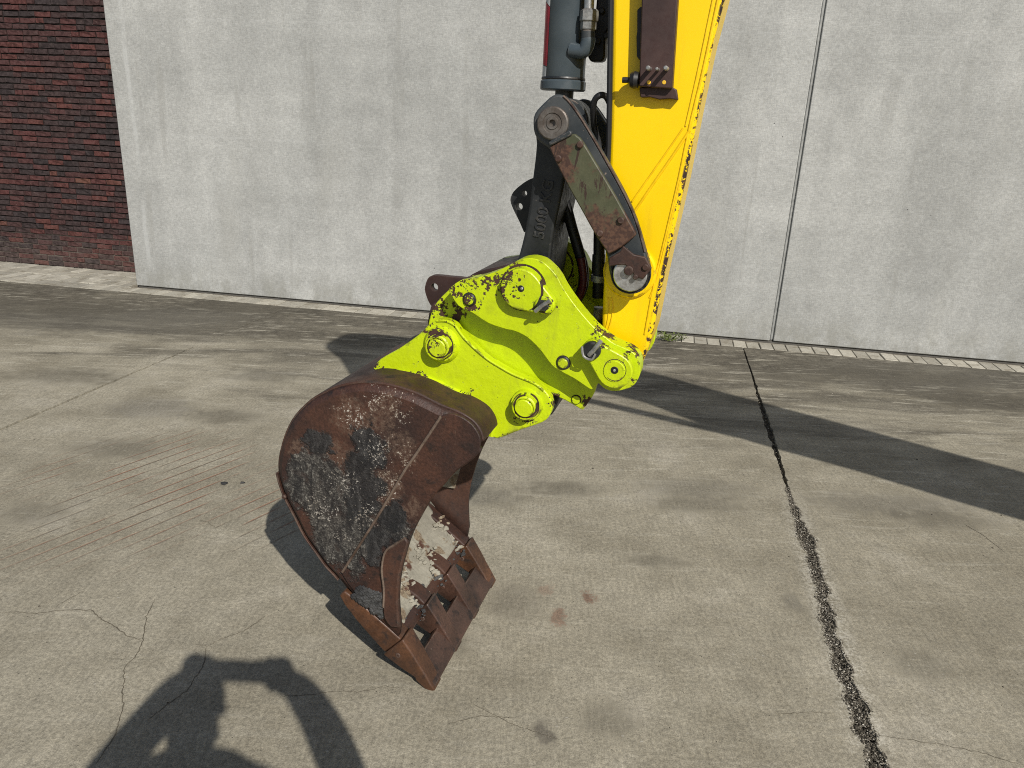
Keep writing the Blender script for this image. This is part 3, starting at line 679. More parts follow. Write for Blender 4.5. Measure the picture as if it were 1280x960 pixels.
def sheet(name, path, th, w0, w1, mat, parent, bevel=.003, nw=1):
    ins = inset(path, th); n = len(path); ring = path+ins[::-1]; m = len(ring)
    v, f = [], []
    for j in range(nw+1):
        w = w0+(w1-w0)*j/nw; v += [(a, w, b) for a, b in ring]
    for j in range(nw):
        for i in range(m): f.append([j*m+i, j*m+(i+1) % m, (j+1)*m+(i+1) % m, (j+1)*m+i])
    for i in range(n-1):
        f.append([i, i+1, m-2-i, m-1-i]); b = nw*m; f.append([b+i, b+i+1, b+m-2-i, b+m-1-i])
    return ob(name, v, f, mat, parent, bevel=bevel)
shell = sheet("shell", of, .020, W0, W1, RUST, bk, .004)
mudp = [fl(.262, .024), fl(.30, .024), fl(.36, .022), fl(.42, .024)]+inset(of, .0215)[8:-14]
mud = sheet("dried_mud_lining", fine(mudp, 2), .010, W0+.03, W1-.028, MUD, bk, 0, 40)
for vv in mud.data.vertices:
    q = mnoise.fractal(vv.co*16, 1.0, 2.0, 5)*.010+max(0, mnoise.noise(vv.co*7+Vector((3, 1, 2))))*.022
    vv.co.x += DN[0]*q*S; vv.co.z += DN[1]*q*S
for p in mud.data.polygons: p.use_smooth = True
mud["label"] = "pale dried mud coating inside the bucket"
mouth = [(0.1619, 1.0343), (0.1449, 1.0000), (0.1192, 0.9696), (0.0915, 0.9459), (0.0664, 0.9224), (0.0327, 0.8747), (-0.0046, 0.8256), (-0.0366, 0.7705), (-0.0603, 0.7223), (-0.0828, 0.6736), (-0.1027, 0.6183), (-0.1183, 0.5597), (-0.1309, 0.5075), (-0.1407, 0.4518), (-0.1460, 0.3725), (-0.1432, 0.3144), (-0.1388, 0.2560)]
cheek = [(a-.062, b+.005) for a, b in fine(mouth, 2)[6:-6]]
ck = inset(of, .034)[10:-12]
cm = plate("mud_cheek", cheek+ck, W1-.024, W1-.012, MUD, bk, 0, 1); cm["label"] = "dried mud on the inner face of the far side plate"
def side(name, w, sgn, mat):
    """dished side plate: rim follows the shell, the flat stands proud"""
    rim = of[6:]; flat = inset(rim, .030)
    ms = fine(mouth, 2)
    o = [(a, w+.030*sgn, b) for a, b in inset(rim, .002)]
    i1 = [(a, w+.010*sgn, b) for a, b in inset(rim, .014)]
    i2 = [(a, w, b) for a, b in flat]
    n = len(o); v = o+i1+i2; f = []
    for r in (0, n):
        for i in range(n-1): f.append([r+i, r+i+1, r+n+i+1, r+n+i])
    base = 2*n
    extra = [(a, w, b) for a, b in ms[1:]]
    # close the flat: rim end -> mouth edge -> down to the floor -> back to the rim start
    b0 = len(v); v += extra
    fl0 = [fl(.245, .05), fl(.30, .018)]; b1 = len(v); v += [(a, w, b) for a, b in fl0]
    f.append([base+i for i in range(n)]+[b0+i for i in range(len(extra))]+[b1, b1+1])
    o2 = ob(name, v, f, mat, bk, smooth=True)
    sd = o2.modifiers.new("thickness", 'SOLIDIFY'); sd.thickness = .020*S; sd.offset = -1 if True else 1
    return o2
sp = side("side_plate", 0.0, 1, SIDE); sp["label"] = "near side plate caked with grey asphalt and pale scrapings"
side("side_plate", W1+.015, -1, RUST)
# second plate welded on along the mouth of the near side, and a wear strip at the lower corner
rein = [(0.0100, 1.1076), (0.0294, 1.1260), (0.0627, 1.1337), (0.0988, 1.1237), (0.1268, 1.1056), (0.1467, 1.0805), (0.1558, 1.0508), (0.1460, 1.0093), (0.1218, 0.9778), (0.0692, 0.9309), (0.0356, 0.8834), (-0.0015, 0.8346), (-0.0334, 0.7797), (-0.0569, 0.7318), (-0.0794, 0.6833), (-0.1007, 0.6264), (-0.1163, 0.5648), (-0.1289, 0.5127), (-0.1386, 0.4573), (-0.1439, 0.3782), (-0.1412, 0.3203), (-0.1384, 0.2722), (-0.1801, 0.2760), (-0.2313, 0.3057), (-0.2889, 0.3479), (-0.3397, 0.3985), (-0.3662, 0.4407), (-0.2930, 0.5705), (-0.2245, 0.6914), (-0.1679, 0.7964), (-0.1147, 0.8976), (-0.0605, 0.9870)]
r1 = plate("mouth_reinforcement", rein, -.011, -.0005, SIDE, bk, .003, 2); r1["label"] = "rusty doubling plate welded along the bucket mouth"
strip = [(-0.1061, 0.6479), (-0.0940, 0.6312), (-0.1094, 0.5732), (-0.1220, 0.5215), (-0.1316, 0.4663), (-0.1369, 0.3876), (-0.1342, 0.3301), (-0.1298, 0.2687), (-0.1650, 0.2635), (-0.1903, 0.2958), (-0.1943, 0.3537), (-0.1902, 0.4229), (-0.1971, 0.4885), (-0.1932, 0.5390), (-0.1802, 0.5811), (-0.1459, 0.6141)]
plate("wear_strip", strip, -.026, -.0115, RUST, bk, .005, 2)
tube("weld_bead", [(a, -.010, b) for a, b in [(0.0163, 1.1177), (-0.0597, 0.9880), (-0.1139, 0.8987), (-0.1669, 0.7976), (-0.2235, 0.6926), (-0.2919, 0.5718), (-0.3633, 0.4460)]], .0052, WELD, bk, 8, 4)
tube("weld_bead", [(a, -.024, b) for a, b in [(-0.1061, 0.6479), (-0.1459, 0.6141), (-0.1802, 0.5811), (-0.1933, 0.5357), (-0.1971, 0.4885), (-0.1902, 0.4229), (-0.1929, 0.3437)]], .0045, WELD, bk, 8, 4)
# heel wear strip along the lower back
heel = inset(of, -.004)[6:30]
hp = sheet("heel_wear_plate", heel, .006, W0-.012, W1+.012, RUST, bk, .002)
nub = [(-0.6001, 0.7035)][0]; disc("heel_nub", nub, .009, -.0, .06, RUST, bk)
# cutting lip, teeth, adapters, plate over the tips
lipv = [fl(.205, .012), fl(.235, .030), fl(.31, .028), fl(.50, .010), fl(.50, -.008), fl(.22, -.010)]
plate("cutting_lip", lipv, W0-.01, W1+.012, RUST, bk, .004, 1)
tipp = [fl(.004, -.006), fl(.010, .010), fl(.128, .022), fl(.130, .000), fl(.05, -.016)]
tp = plate("levelling_plate", tipp, .012, .765, RUSTS, bk, .003, 1); tp["label"] = "flat plate welded across the tooth tips"
def tooth(w, wd, mat, amat, end):
    c = w+wd/2
    def ring(a, n0, n1, h): return [(*fl(a, n0), c-h), (*fl(a, n1), c-h), (*fl(a, n1), c+h), (*fl(a, n0), c+h)]
    secs = [(.000, -.012, .004, wd*.42), (.030, -.026, .012, wd*.46), (.075, -.030, .026, wd*.46), (.085, -.022, .028, wd*.47), (.15, -.038, .048, wd*.50), (.222, -.050, .066, wd*.54), (.232, -.050, .068, wd*.54)]
    def body(name, secs, mat, parent, bev):
        v, f = [], []
        for s in secs:
            for u, z, y in ring(*s): v.append((u, y, z))
        for j in range(len(secs)-1):
            for i in range(4): f.append([4*j+i, 4*j+(i+1) % 4, 4*j+4+(i+1) % 4, 4*j+4+i])
        f.append([0, 1, 2, 3]); L = 4*(len(secs)-1); f.append([L, L+1, L+2, L+3])
        return ob(name, v, f, mat, parent, bevel=bev, seg=3)
    t = body("tooth", secs, mat, bk, .012)
    h = wd*.47
    secs2 = [(.2325, -.044, .056, h), (.27, -.040, .056, h), (.30, -.034, .050, h), (.345, -.026, .036, h*.9), (.38, -.012, .020, h*.7)] if not end else [(.2325, -.044, .058, h), (.30, -.042, .052, h), (.40, -.036, .040, h), (.47, -.026, .030, h), (.51, -.012, .020, h)]
    body("adapter", secs2, amat, t, .007)
    u, v = fl(.195, .0)
    disc("tooth_pin", (u, v), .010, c-wd*.56, c, RUST, t, .002, 14)
    return t
for w, end in ((-.006, True), (.232, False), (.462, False), (.705, True)):
    t = tooth(w, .082, RUST2 if w < 0 or w > .7 else RUSTS, RUST2 if w < 0 else RUST, end)
# dirt packed round the adapters and along the lip
def packed(name, n, arange, seed, mat, size, nn):
    r = random.Random(seed); v, f = [], []
    for _ in range(n):
        a = r.uniform(*arange); w = r.choice((.273, .503, .746, .035, .232, .462, .705))+r.gauss(0, .030); w = min(max(w, .03), .76)
        u, z = fl(a, nn+r.uniform(-.004, .010)); sz = size*(.35+r.random()**2); b = len(v)
        for ax in ((1, 0, 0), (0, 1, 0), (-1, 0, 0), (0, -1, 0), (.2, .1, 1), (0, 0, -1), (.6, .6, .5), (-.6, -.5, .5)):
            v.append((u+ax[0]*sz*r.uniform(.6, 1.2), w+ax[1]*sz*1.3*r.uniform(.6, 1.2), z+ax[2]*sz*.8*r.uniform(.6, 1.2)))
        for t in ((0, 6, 4), (6, 1, 4), (1, 2, 4), (2, 7, 4), (7, 3, 4), (3, 0, 4), (0, 1, 6), (2, 3, 7), (1, 0, 5), (2, 1, 5), (3, 2, 5), (0, 3, 5)): f.append([b+q for q in t])
    o = ob(name, v, f, mat, bk); o["kind"] = "stuff"; return o
packed("packed_dirt", 260, (.235, .40), 21, MUD, .013, .034)["label"] = "pale dirt packed round the tooth adapters"
packed("dark_dirt", 200, (.205, .29), 22, ASPH, .011, .030)
# crumbs of asphalt stuck on the lower corner
def lumps(name, pix, n, size, w, mat, parent, seed, label=None):
    r = random.Random(seed); v, f = [], []
    for _ in range(n):
        k = r.random(); l = r.random()
        a, b = pix[0], pix[1]; c, d = pix[2], pix[3]
        p = ((a[0]*(1-k)+b[0]*k)*(1-l)+(d[0]*(1-k)+c[0]*k)*l, (a[1]*(1-k)+b[1]*k)*(1-l)+(d[1]*(1-k)+c[1]*k)*l)
        s = size*(.35+r.random()**2*1.0); base = len(v)
        for ax in ((1, 0, 0), (.3, 0, 1), (-1, 0, .3), (-.2, 0, -1), (.1, -.6, .1), (.55, -.35, .6), (-.6, -.35, .5), (0, .4, 0)):
            v.append((p[0]+ax[0]*s*r.uniform(.7, 1.2), w+ax[1]*s*r.uniform(.7, 1.2), p[1]+ax[2]*s*r.uniform(.7, 1.2)))
        for t in ((0, 1, 5), (5, 1, 4), (0, 5, 4), (1, 2, 6), (1, 6, 4), (6, 2, 4), (2, 3, 4), (3, 0, 4), (1, 0, 7), (2, 1, 7), (3, 2, 7), (0, 3, 7)): f.append([base+q for q in t])
    o = ob(name, v, f, mat, parent); o["kind"] = "stuff"
    if label: o["label"] = label
    return o
lumps("asphalt_crumbs", [(-0.2952, 0.4042), (-0.2023, 0.3912), (-0.2039, 0.2835), (-0.3263, 0.3418)], 420, .011, -.012, ASPH, bk, 3, "dark asphalt crumbs stuck on the lower front corner")
# lime ears welded to the bucket top
ear = [(-0.3161, 1.1879), (-0.2856, 1.2247), (-0.2178, 1.2697), (-0.1557, 1.3181), (-0.1289, 1.3427), (-0.1054, 1.3681), (-0.0733, 1.3901), (-0.0413, 1.3950), (-0.0093, 1.3846), (0.0131, 1.3591), (0.0349, 1.3363), (0.0731, 1.3052), (0.1140, 1.2779), (0.1459, 1.2620), (0.2008, 1.2377), (0.2521, 1.2231), (0.2862, 1.2120), (0.3151, 1.1931), (0.3390, 1.1649), (0.3462, 1.1371), (0.3398, 1.1041), (0.3162, 1.0742), (0.2413, 1.0345), (0.1618, 0.9903), (0.1351, 0.9937), (0.1118, 0.9824), (0.0925, 1.0342), (0.0616, 1.0838), (0.0017, 1.1051), (-0.0736, 1.1274), (-0.1649, 1.1478), (-0.2418, 1.1555), (-0.3041, 1.1593)]
def mirror_w(w): return .797-w
for k in (0, 1):
    w0, w1 = (.175, .215) if k == 0 else (mirror_w(.175), mirror_w(.215))
    e = plate("hook_ear", ear, min(w0, w1), max(w0, w1), LIME, bk, .005, 3)
    if k == 0:
        e["label"] = "lime painted ear plate welded on the bucket top"
    sgn = -1 if k == 0 else 1
    for c, r0, r1, r2 in (((-0.0538, 1.3067), 0.0332, 0.0447, 0.0663), ((0.2597, 1.1333), 0.0327, 0.0433, 0.0569)):
        f0 = w0
        lathe("boss_collar", (c[0], f0, c[1]), [(sgn*.001-sgn*.004, r2), (sgn*.006, r2-.002), (sgn*.018, r1+.010), (sgn*.019, r1)], LIME, e)
        lathe("pin_head", (c[0], f0, c[1]), [(0, r1), (sgn*.044, r1), (sgn*.048, r1-.004), (sgn*.0485, r0+.003), (sgn*.043, r0+.0015), (sgn*.043, r0), (sgn*.050, r0-.001), (sgn*.052, r0-.004)], LIME, e)
    tube("weld_bead", [(a, w0+sgn*.004, b) for a, b in [(-0.3014, 1.1792), (-0.2393, 1.1844), (-0.1962, 1.1870), (-0.1203, 1.1793), (-0.0451, 1.1613), (0.0326, 1.1335), (0.0919, 1.1108), (0.1279, 1.0804), (0.1410, 1.0405), (0.1366, 0.9975)]], .010, LIME, e, 8, 4)
    if k == 0:
        tube("edge_bead", [(a, w0-.001, b) for a, b in [(-0.0733, 1.3887), (-0.0413, 1.3922), (-0.0093, 1.3818), (0.0132, 1.3563), (0.0350, 1.3334), (0.0732, 1.3024), (0.1141, 1.2750), (0.1460, 1.2591), (0.2009, 1.2349), (0.2522, 1.2203), (0.2864, 1.2092), (0.3153, 1.1903)]], .0045, LIME, e, 8, 3)
for c in ([(-0.0616, 1.3004)][0], [(0.2546, 1.1255)][0]):
    lathe("cross_pin", (c[0], 0, c[1]), [(.20, .040), (.60, .040)], PIN, bk)

# ------------------------------------------------------------------ quick coupler
qc = empty("quick_coupler", MO, MA)
tag(qc, "lime green quick coupler with chipped paint joining arm and bucket", "coupler")
upper = [(-0.0230, 1.5076), (0.0201, 1.5423), (0.0803, 1.5576), (0.1302, 1.5780), (0.1725, 1.6000), (0.2127, 1.6254), (0.2400, 1.6342), (0.2636, 1.6358), (0.2927, 1.6287), (0.3225, 1.6070), (0.3436, 1.5850), (0.3650, 1.5512), (0.4017, 1.5059), (0.4353, 1.4704), (0.4797, 1.4295), (0.5313, 1.3947), (0.5631, 1.3827), (0.5972, 1.3710), (0.6219, 1.3502), (0.6315, 1.3168), (0.6282, 1.2842), (0.6082, 1.2516), (0.5607, 1.2314), (0.5265, 1.2335), (0.5015, 1.2508), (0.4823, 1.2260), (0.4704, 1.2286), (0.4189, 1.2562), (0.3720, 1.2749), (0.3413, 1.2930), (0.3008, 1.3387), (0.2555, 1.3755), (0.2111, 1.3921), (0.1808, 1.3951), (0.1194, 1.4089), (0.0628, 1.4381), (0.0131, 1.4572)]
lower = [(-0.1022, 1.4280), (-0.0615, 1.4772), (-0.0100, 1.5211), (0.0612, 1.5334), (0.1725, 1.5574), (0.3139, 1.4772), (0.4287, 1.3809), (0.4793, 1.2478), (0.4783, 1.1907), (0.4610, 1.1507), (0.4423, 1.1188), (0.3875, 1.1431), (0.3415, 1.1585), (0.3058, 1.1373), (0.2478, 1.1527), (0.0705, 1.2172), (-0.0496, 1.2666), (-0.1165, 1.3404), (-0.1227, 1.3686)]
for k in (0, 1):
    a, b = (.145, .224) if k == 0 else (mirror_w(.224), mirror_w(.145))
    u = plate("side_frame", upper, a, b, LIME, qc, .007, 3)
    a2, b2 = (.225, .262) if k == 0 else (mirror_w(.262), mirror_w(.225))
    plate("lower_web", lower, a2, b2, LIME, u, .004, 3)
    if k == 0:
        u["label"] = "near lime side frame with chipped edges"
        # teardrop pin keepers
        ca, cb = ((0.2343, 1.5402), 0.0665), ((0.3152, 1.5006), 0.0337)
        plate("pin_keeper", cap_outline(ca[0], ca[1], cb[0], cb[1]), .108, .1445, LIME, u, .005, 1)
        disc("grease_hole", [(0.2364, 1.5433)][0], .0125, .1065, .12, RUBBER, u, .003, 18)
        disc("grease_nipple", [(0.2396, 1.5440)][0], .005, .103, .12, STEEL, u, .002, 12)
        disc("keeper_bolt_seat", cb[0], cb[1]*.86, .094, .11, LIME, u, .004)
        disc("keeper_bolt", cb[0], cb[1]*.60, .082, .10, BLACK, u, .004, 6)
        tube("bolt_cotter", [(cb[0][0]-.022, .088, cb[0][1]-.020), (cb[0][0], .080, cb[0][1]+.002), (cb[0][0]+.024, .082, cb[0][1]+.020)], .007, STEEL, u, 8, 3)
        ca, cb = ((0.5545, 1.3105), 0.0585), ((0.4793, 1.3727), 0.0299)
        plate("pin_keeper", cap_outline(ca[0], ca[1], cb[0], cb[1]), .104, .1445, LIME, u, .005, 1)
        disc("pin_face", ca[0], ca[1]*.60, .101, .11, LIME, u, .002)
        disc("grease_hole", [(0.5555, 1.3151)][0], .014, .0995, .11, RUBBER, u, .003, 18)
        disc("grease_nipple", [(0.5555, 1.3151)][0], .0045, .096, .11, BRIGHT, u, .002, 12)
        disc("keeper_bolt", cb[0], cb[1]*.98, .086, .11, BLACK, u, .005, 20)
        tube("bolt_cotter", [(cb[0][0]-.005, .082, cb[0][1]-.012), (cb[0][0]+.008, .076, cb[0][1]+.006), (cb[0][0]+.030, .080, cb[0][1]+.040)], .0075, STEEL, u, 8, 3)
        tube("bolt_wire", [(cb[0][0]-.030, .086, cb[0][1]+.012), (cb[0][0]-.022, .082, cb[0][1]-.018), (cb[0][0]+.004, .082, cb[0][1]-.026), (cb[0][0]+.014, .082, cb[0][1]-.006)], .004, STEEL, u, 6, 3)
        for q in (((0.0522, 1.4813), 0.0224), ((0.3809, 1.3050), 0.0232),):
            disc("frame_pin", q[0], q[1], .1385, .15, BLACK, u, .004)
            disc("frame_pin_centre", q[0], q[1]*.74, .1335, .145, LIME, u, .003)
        q = ((0.4184, 1.1550), 0.0159)
        disc("web_pin", q[0], q[1], .2175, .235, LIME, u, .003)
for c in ([(0.2276, 1.5360)][0], [(0.5539, 1.3089)][0]):
    lathe("cross_pin", (c[0], 0, c[1]), [(.20, .044), (.60, .044)], PIN, qc)
eye = [(-0.1973, 1.4740), (-0.1848, 1.4931), (-0.1629, 1.4996), (-0.1130, 1.4998), (-0.0512, 1.4998), (0.0041, 1.4904), (-0.0249, 1.4286), (-0.1302, 1.3937), (-0.1648, 1.3749), (-0.1809, 1.3884), (-0.1938, 1.4113), (-0.2035, 1.4435)]
hole = ((-0.1656, 1.4562), 0.0141)
def holed_plate(name, outline, holes, w0, w1, mat, parent, bevel=.003):
    """plate with round through holes, filled by triangulating outline and holes together"""
    bm = bmesh.new(); edges = []
    def loop(pts):
        vs = [bm.verts.new((a*S, w0*S, b*S)) for a, b in pts]
        for i in range(len(vs)): edges.append(bm.edges.new((vs[i], vs[(i+1) % len(vs)])))
    loop(smooth_poly(outline, 3))
    for c, r in holes: loop([(c[0]+r*math.cos(t*math.pi/9), c[1]+r*math.sin(t*math.pi/9)) for t in range(18)])
    bmesh.ops.triangle_fill(bm, edges=edges, use_beauty=True)
    g = bmesh.ops.extrude_face_region(bm, geom=bm.faces[:])
    bmesh.ops.translate(bm, vec=(0, (w1-w0)*S, 0), verts=[e for e in g['geom'] if isinstance(e, bmesh.types.BMVert)])
    bmesh.ops.recalc_face_normals(bm, faces=bm.faces)
    me = bpy.data.meshes.new(name); bm.to_mesh(me); bm.free(); me.materials.append(mat)
    o = bpy.data.objects.new(name, me); COL.objects.link(o); o.parent = parent
    return o
holed_plate("lifting_eye", eye, [(hole[0], hole[1])], .385, .415, BROWN, qc)
cover = [(-0.0144, 1.5139), (0.0198, 1.5421), (0.0567, 1.5593), (0.1103, 1.5751), (0.1603, 1.5904), (0.1944, 1.5774), (0.1624, 1.5418), (0.0496, 1.5089), (0.0063, 1.4991)]
plate("top_cover", cover, .263, mirror_w(.263), BROWN, qc, .004, 2)
lock = [(0.3236, 1.1687), (0.3530, 1.1551), (0.3396, 1.0935), (0.3239, 1.0671), (0.3103, 1.1013)]
plate("lock_wedge", lock, .264, .53, BLACK, qc, .004, 2)
backp = [(-0.1319, 1.4112), (-0.1169, 1.4272), (-0.0773, 1.3853), (-0.1009, 1.3331), (-0.1343, 1.3204), (-0.1436, 1.3517)]
plate("back_plate", backp, .264, .533, BROWN, qc, .004, 2)

# ------------------------------------------------------------------ excavator arm
ex = empty("excavator", MO, MA)
tag(ex, "yellow excavator arm with slate hydraulic cylinder and olive side link", "excavator")
stick_lo = [(0.5303, 1.2078), (0.5058, 1.2390), (0.4854, 1.3215), (0.4766, 1.4314), (0.4685, 1.6951), (0.4535, 2.0596), (0.4375, 2.3916), (0.7539, 2.3926), (0.7351, 2.2949), (0.7137, 2.0745), (0.6988, 1.8960), (0.6778, 1.7096), (0.6610, 1.5601), (0.6463, 1.3879), (0.6241, 1.3052), (0.6082, 1.2469), (0.5798, 1.2031), (0.5507, 1.1933)]
st = [stick_lo[i] for i in range(len(stick_lo))]
i0 = 6
stick_poly = st[:i0]+[(.43, 2.42), (.40, 2.80), (.34, 3.15), (.22, 3.42), (.26, 3.62), (.40, 3.66), (.70, 3.50), (.80, 3.10), (.79, 2.75), (.755, 2.42)]+st[i0+2:]
stick = plate("stick", stick_poly, .265, .532, YEL, ex, .012, 2, 60, 3)
stick["label"] = "tapered yellow stick with a chipped rusty right edge"
# flange edge and weld seams on the near face
def seam(path, r, mat=YELS, w=.2645): tube("weld_seam", [(a, w, b) for a, b in path], r, mat, stick, 8, 3)
seam([(0.7365, 2.4433), (0.7319, 2.3925), (0.7149, 2.2200), (0.6930, 2.0511), (0.6773, 1.8947), (0.6577, 1.7354), (0.6355, 1.5602), (0.6229, 1.3988)], .0035)
seam([(0.7233, 2.4433), (0.7186, 2.3925), (0.7012, 2.2196), (0.6813, 2.0506)], .003)
seam([(0.6943, 2.0397), (0.6507, 1.9615), (0.5990, 1.8732), (0.5500, 1.7869)], .0045); seam([(0.6748, 2.0457), (0.6305, 1.9698), (0.5804, 1.8864), (0.5418, 1.8208)], .003)
seam([(0.6821, 1.8950), (0.6638, 1.7482), (0.6447, 1.5948), (0.6264, 1.5226)], .003)
seam([(0.5022, 1.5099), (0.5115, 1.4624), (0.5050, 1.4127), (0.4944, 1.3784)], .003); seam([(0.4917, 1.5088), (0.4983, 1.4610), (0.4944, 1.4115), (0.4859, 1.3829)], .0025)
seam([(0.5217, 1.5279), (0.5696, 1.5194), (0.6095, 1.5367), (0.6324, 1.5651)], .003)
boss = ((0.5551, 1.6003), 0.0851); disc("link_boss", boss[0], boss[1], .250, .268, YEL, stick, .006, 40)
boom = plate("boom", [(.26, 3.40), (.22, 3.56), (.34, 3.74), (.70, 3.84), (1.30, 3.86), (2.40, 3.86), (3.18, 3.75), (3.62, 3.44), (4.27, 3.01), (4.93, 2.55), (5.90, 1.86), (6.15, 1.60), (6.00, 1.40), (5.75, 1.42), (4.32, 2.10), (3.78, 2.46), (3.30, 2.72), (3.05, 3.02), (2.75, 3.28), (1.60, 3.34), (.80, 3.22), (.42, 3.28)], .245, .555, YEL, ex, .012, 3, 60)
tube("arm_cylinder", [(1.9, .40, 3.06), (3.3, .40, 2.62)], .045, CYL, ex, 14, 1)
# bucket cylinder
cx = (0.2681, 2.1570)
barrel = lathe("bucket_cylinder", (cx[0], .40, 0), [(cx[1]+.020, .066), (cx[1]+.024, .0685), (3.28, .0685), (3.30, .062)], CYL, ex, 'v', 40)
lathe("gland", (cx[0], .40, 0), [(cx[1]-.014, .069), (cx[1]-.010, .0735), (cx[1]+.013, .0735), (cx[1]+.018, .069)], CYL, barrel, 'v', 40)
lathe("gland_ring", (cx[0], .40, 0), [(cx[1]+.0185, .0700), (cx[1]+.0215, .0715), (cx[1]+.026, .0700)], BLACK, barrel, 'v', 40)
lathe("rod", (cx[0]+.006, .40, 0), [(cx[1]-.10, .030), (cx[1]-.012, .030)], LINKD, barrel, 'v', 24)
lathe("cylinder_eye", (cx[0], .40, 3.36), [(-.05, .09), (.05, .09)], CYL, barrel, 'w', 24)
def decal(name, u_pix, z0, z1, mat, r=.0692):
    """printed band wrapped on the barrel between two bearings"""
    a0, a1 = u_pix; v, f = [], []; n = 8
    for i in range(n+1):
        a = a0+(a1-a0)*i/n; v += [(cx[0]+r*math.cos(a), .40+r*math.sin(a), z0[0]+(z0[1]-z0[0])*i/n), (cx[0]+r*math.cos(a), .40+r*math.sin(a), z1[0]+(z1[1]-z1[0])*i/n)]
    for i in range(n): f.append([2*i, 2*i+1, 2*i+3, 2*i+2])
    return ob(name, v, f, mat, barrel, smooth=True)
decal("red_decal", (R(188), R(231)), (2.2229, 2.2229-.01), (2.3822+.03, 2.3822), REDDEC)
decal("white_decal", (R(188), R(229)), (2.2229-.062, 2.2229-.062), (2.2229-.002, 2.2229-.012), WHITEDEC)
decal("white_decal", (R(188), R(231)), (2.3822+.032, 2.3822+.002), (2.3822+.09, 2.3822+.06), WHITEDEC)
# elbow fitting and pipe on the barrel
fx = [(0.3527, 2.2625), (0.3528, 2.2942), (0.3512, 2.3167), (0.3511, 2.3347), (0.3516, 2.3436), (0.3496, 2.3702), (0.3505, 2.3747), (0.3433, 2.4878)]
tube("port_elbow", [(cx[0]+.030, .345, fx[0][1]-.002), (fx[0][0]-.012, .338, fx[0][1]-.004), (fx[0][0], .335, fx[0][1]+.018), (fx[1][0], .335, fx[1][1])], .0225, CYL, barrel, 14, 4)
tube("fitting_neck", [(fx[1][0], .335, fx[1][1]-.004), (fx[2][0], .335, fx[2][1])], .0205, LINKD, barrel, 14, 1)
lathe("fitting_nut", (fx[2][0], .335, 0), [(fx[2][1], .021), (fx[2][1]+.003, .025), (fx[3][1]+.004, .025), (fx[3][1]+.006, .021)], STEEL, barrel, 'v', 6, smooth=False)
lathe("fitting_nut", (fx[4][0], .335, 0), [(fx[4][1]-.004, .024), (fx[4][1], .029), (fx[5][1], .029), (fx[5][1]+.006, .022)], STEEL, barrel, 'v', 6, smooth=False)
tube("steel_pipe", [(fx[5][0], .335, fx[5][1]), (fx[7][0], .335, 2.62), (fx[7][0]+.01, .36, 3.1)], .0155, BRIGHT, barrel, 12, 1)
# olive side links, near and far
link = [(0.2314, 2.0382), (0.2348, 2.0683), (0.2583, 2.0964), (0.2889, 2.1222), (0.3182, 2.1232), (0.3439, 2.1039), (0.3810, 2.0603), (0.4297, 1.9942), (0.4792, 1.9229), (0.5293, 1.8486), (0.5701, 1.7752), (0.6072, 1.6835), (0.6254, 1.6332), (0.6257, 1.6058), (0.6062, 1.5763), (0.5707, 1.5550), (0.5375, 1.5594), (0.5130, 1.5799), (0.4999, 1.6142), (0.4883, 1.6634), (0.4526, 1.7200), (0.4089, 1.7780), (0.3639, 1.8451), (0.3330, 1.8934), (0.3164, 1.9162), (0.2909, 1.9642), (0.2569, 1.9860), (0.2380, 2.0084)]
coverp = [(0.2909, 1.9739), (0.3551, 2.0149), (0.3750, 2.0101), (0.3932, 1.9949), (0.4474, 1.9217), (0.5078, 1.8387), (0.5781, 1.7340), (0.5354, 1.6916), (0.4977, 1.6674), (0.4504, 1.7263), (0.4110, 1.7843), (0.3635, 1.8541), (0.3189, 1.9239)]
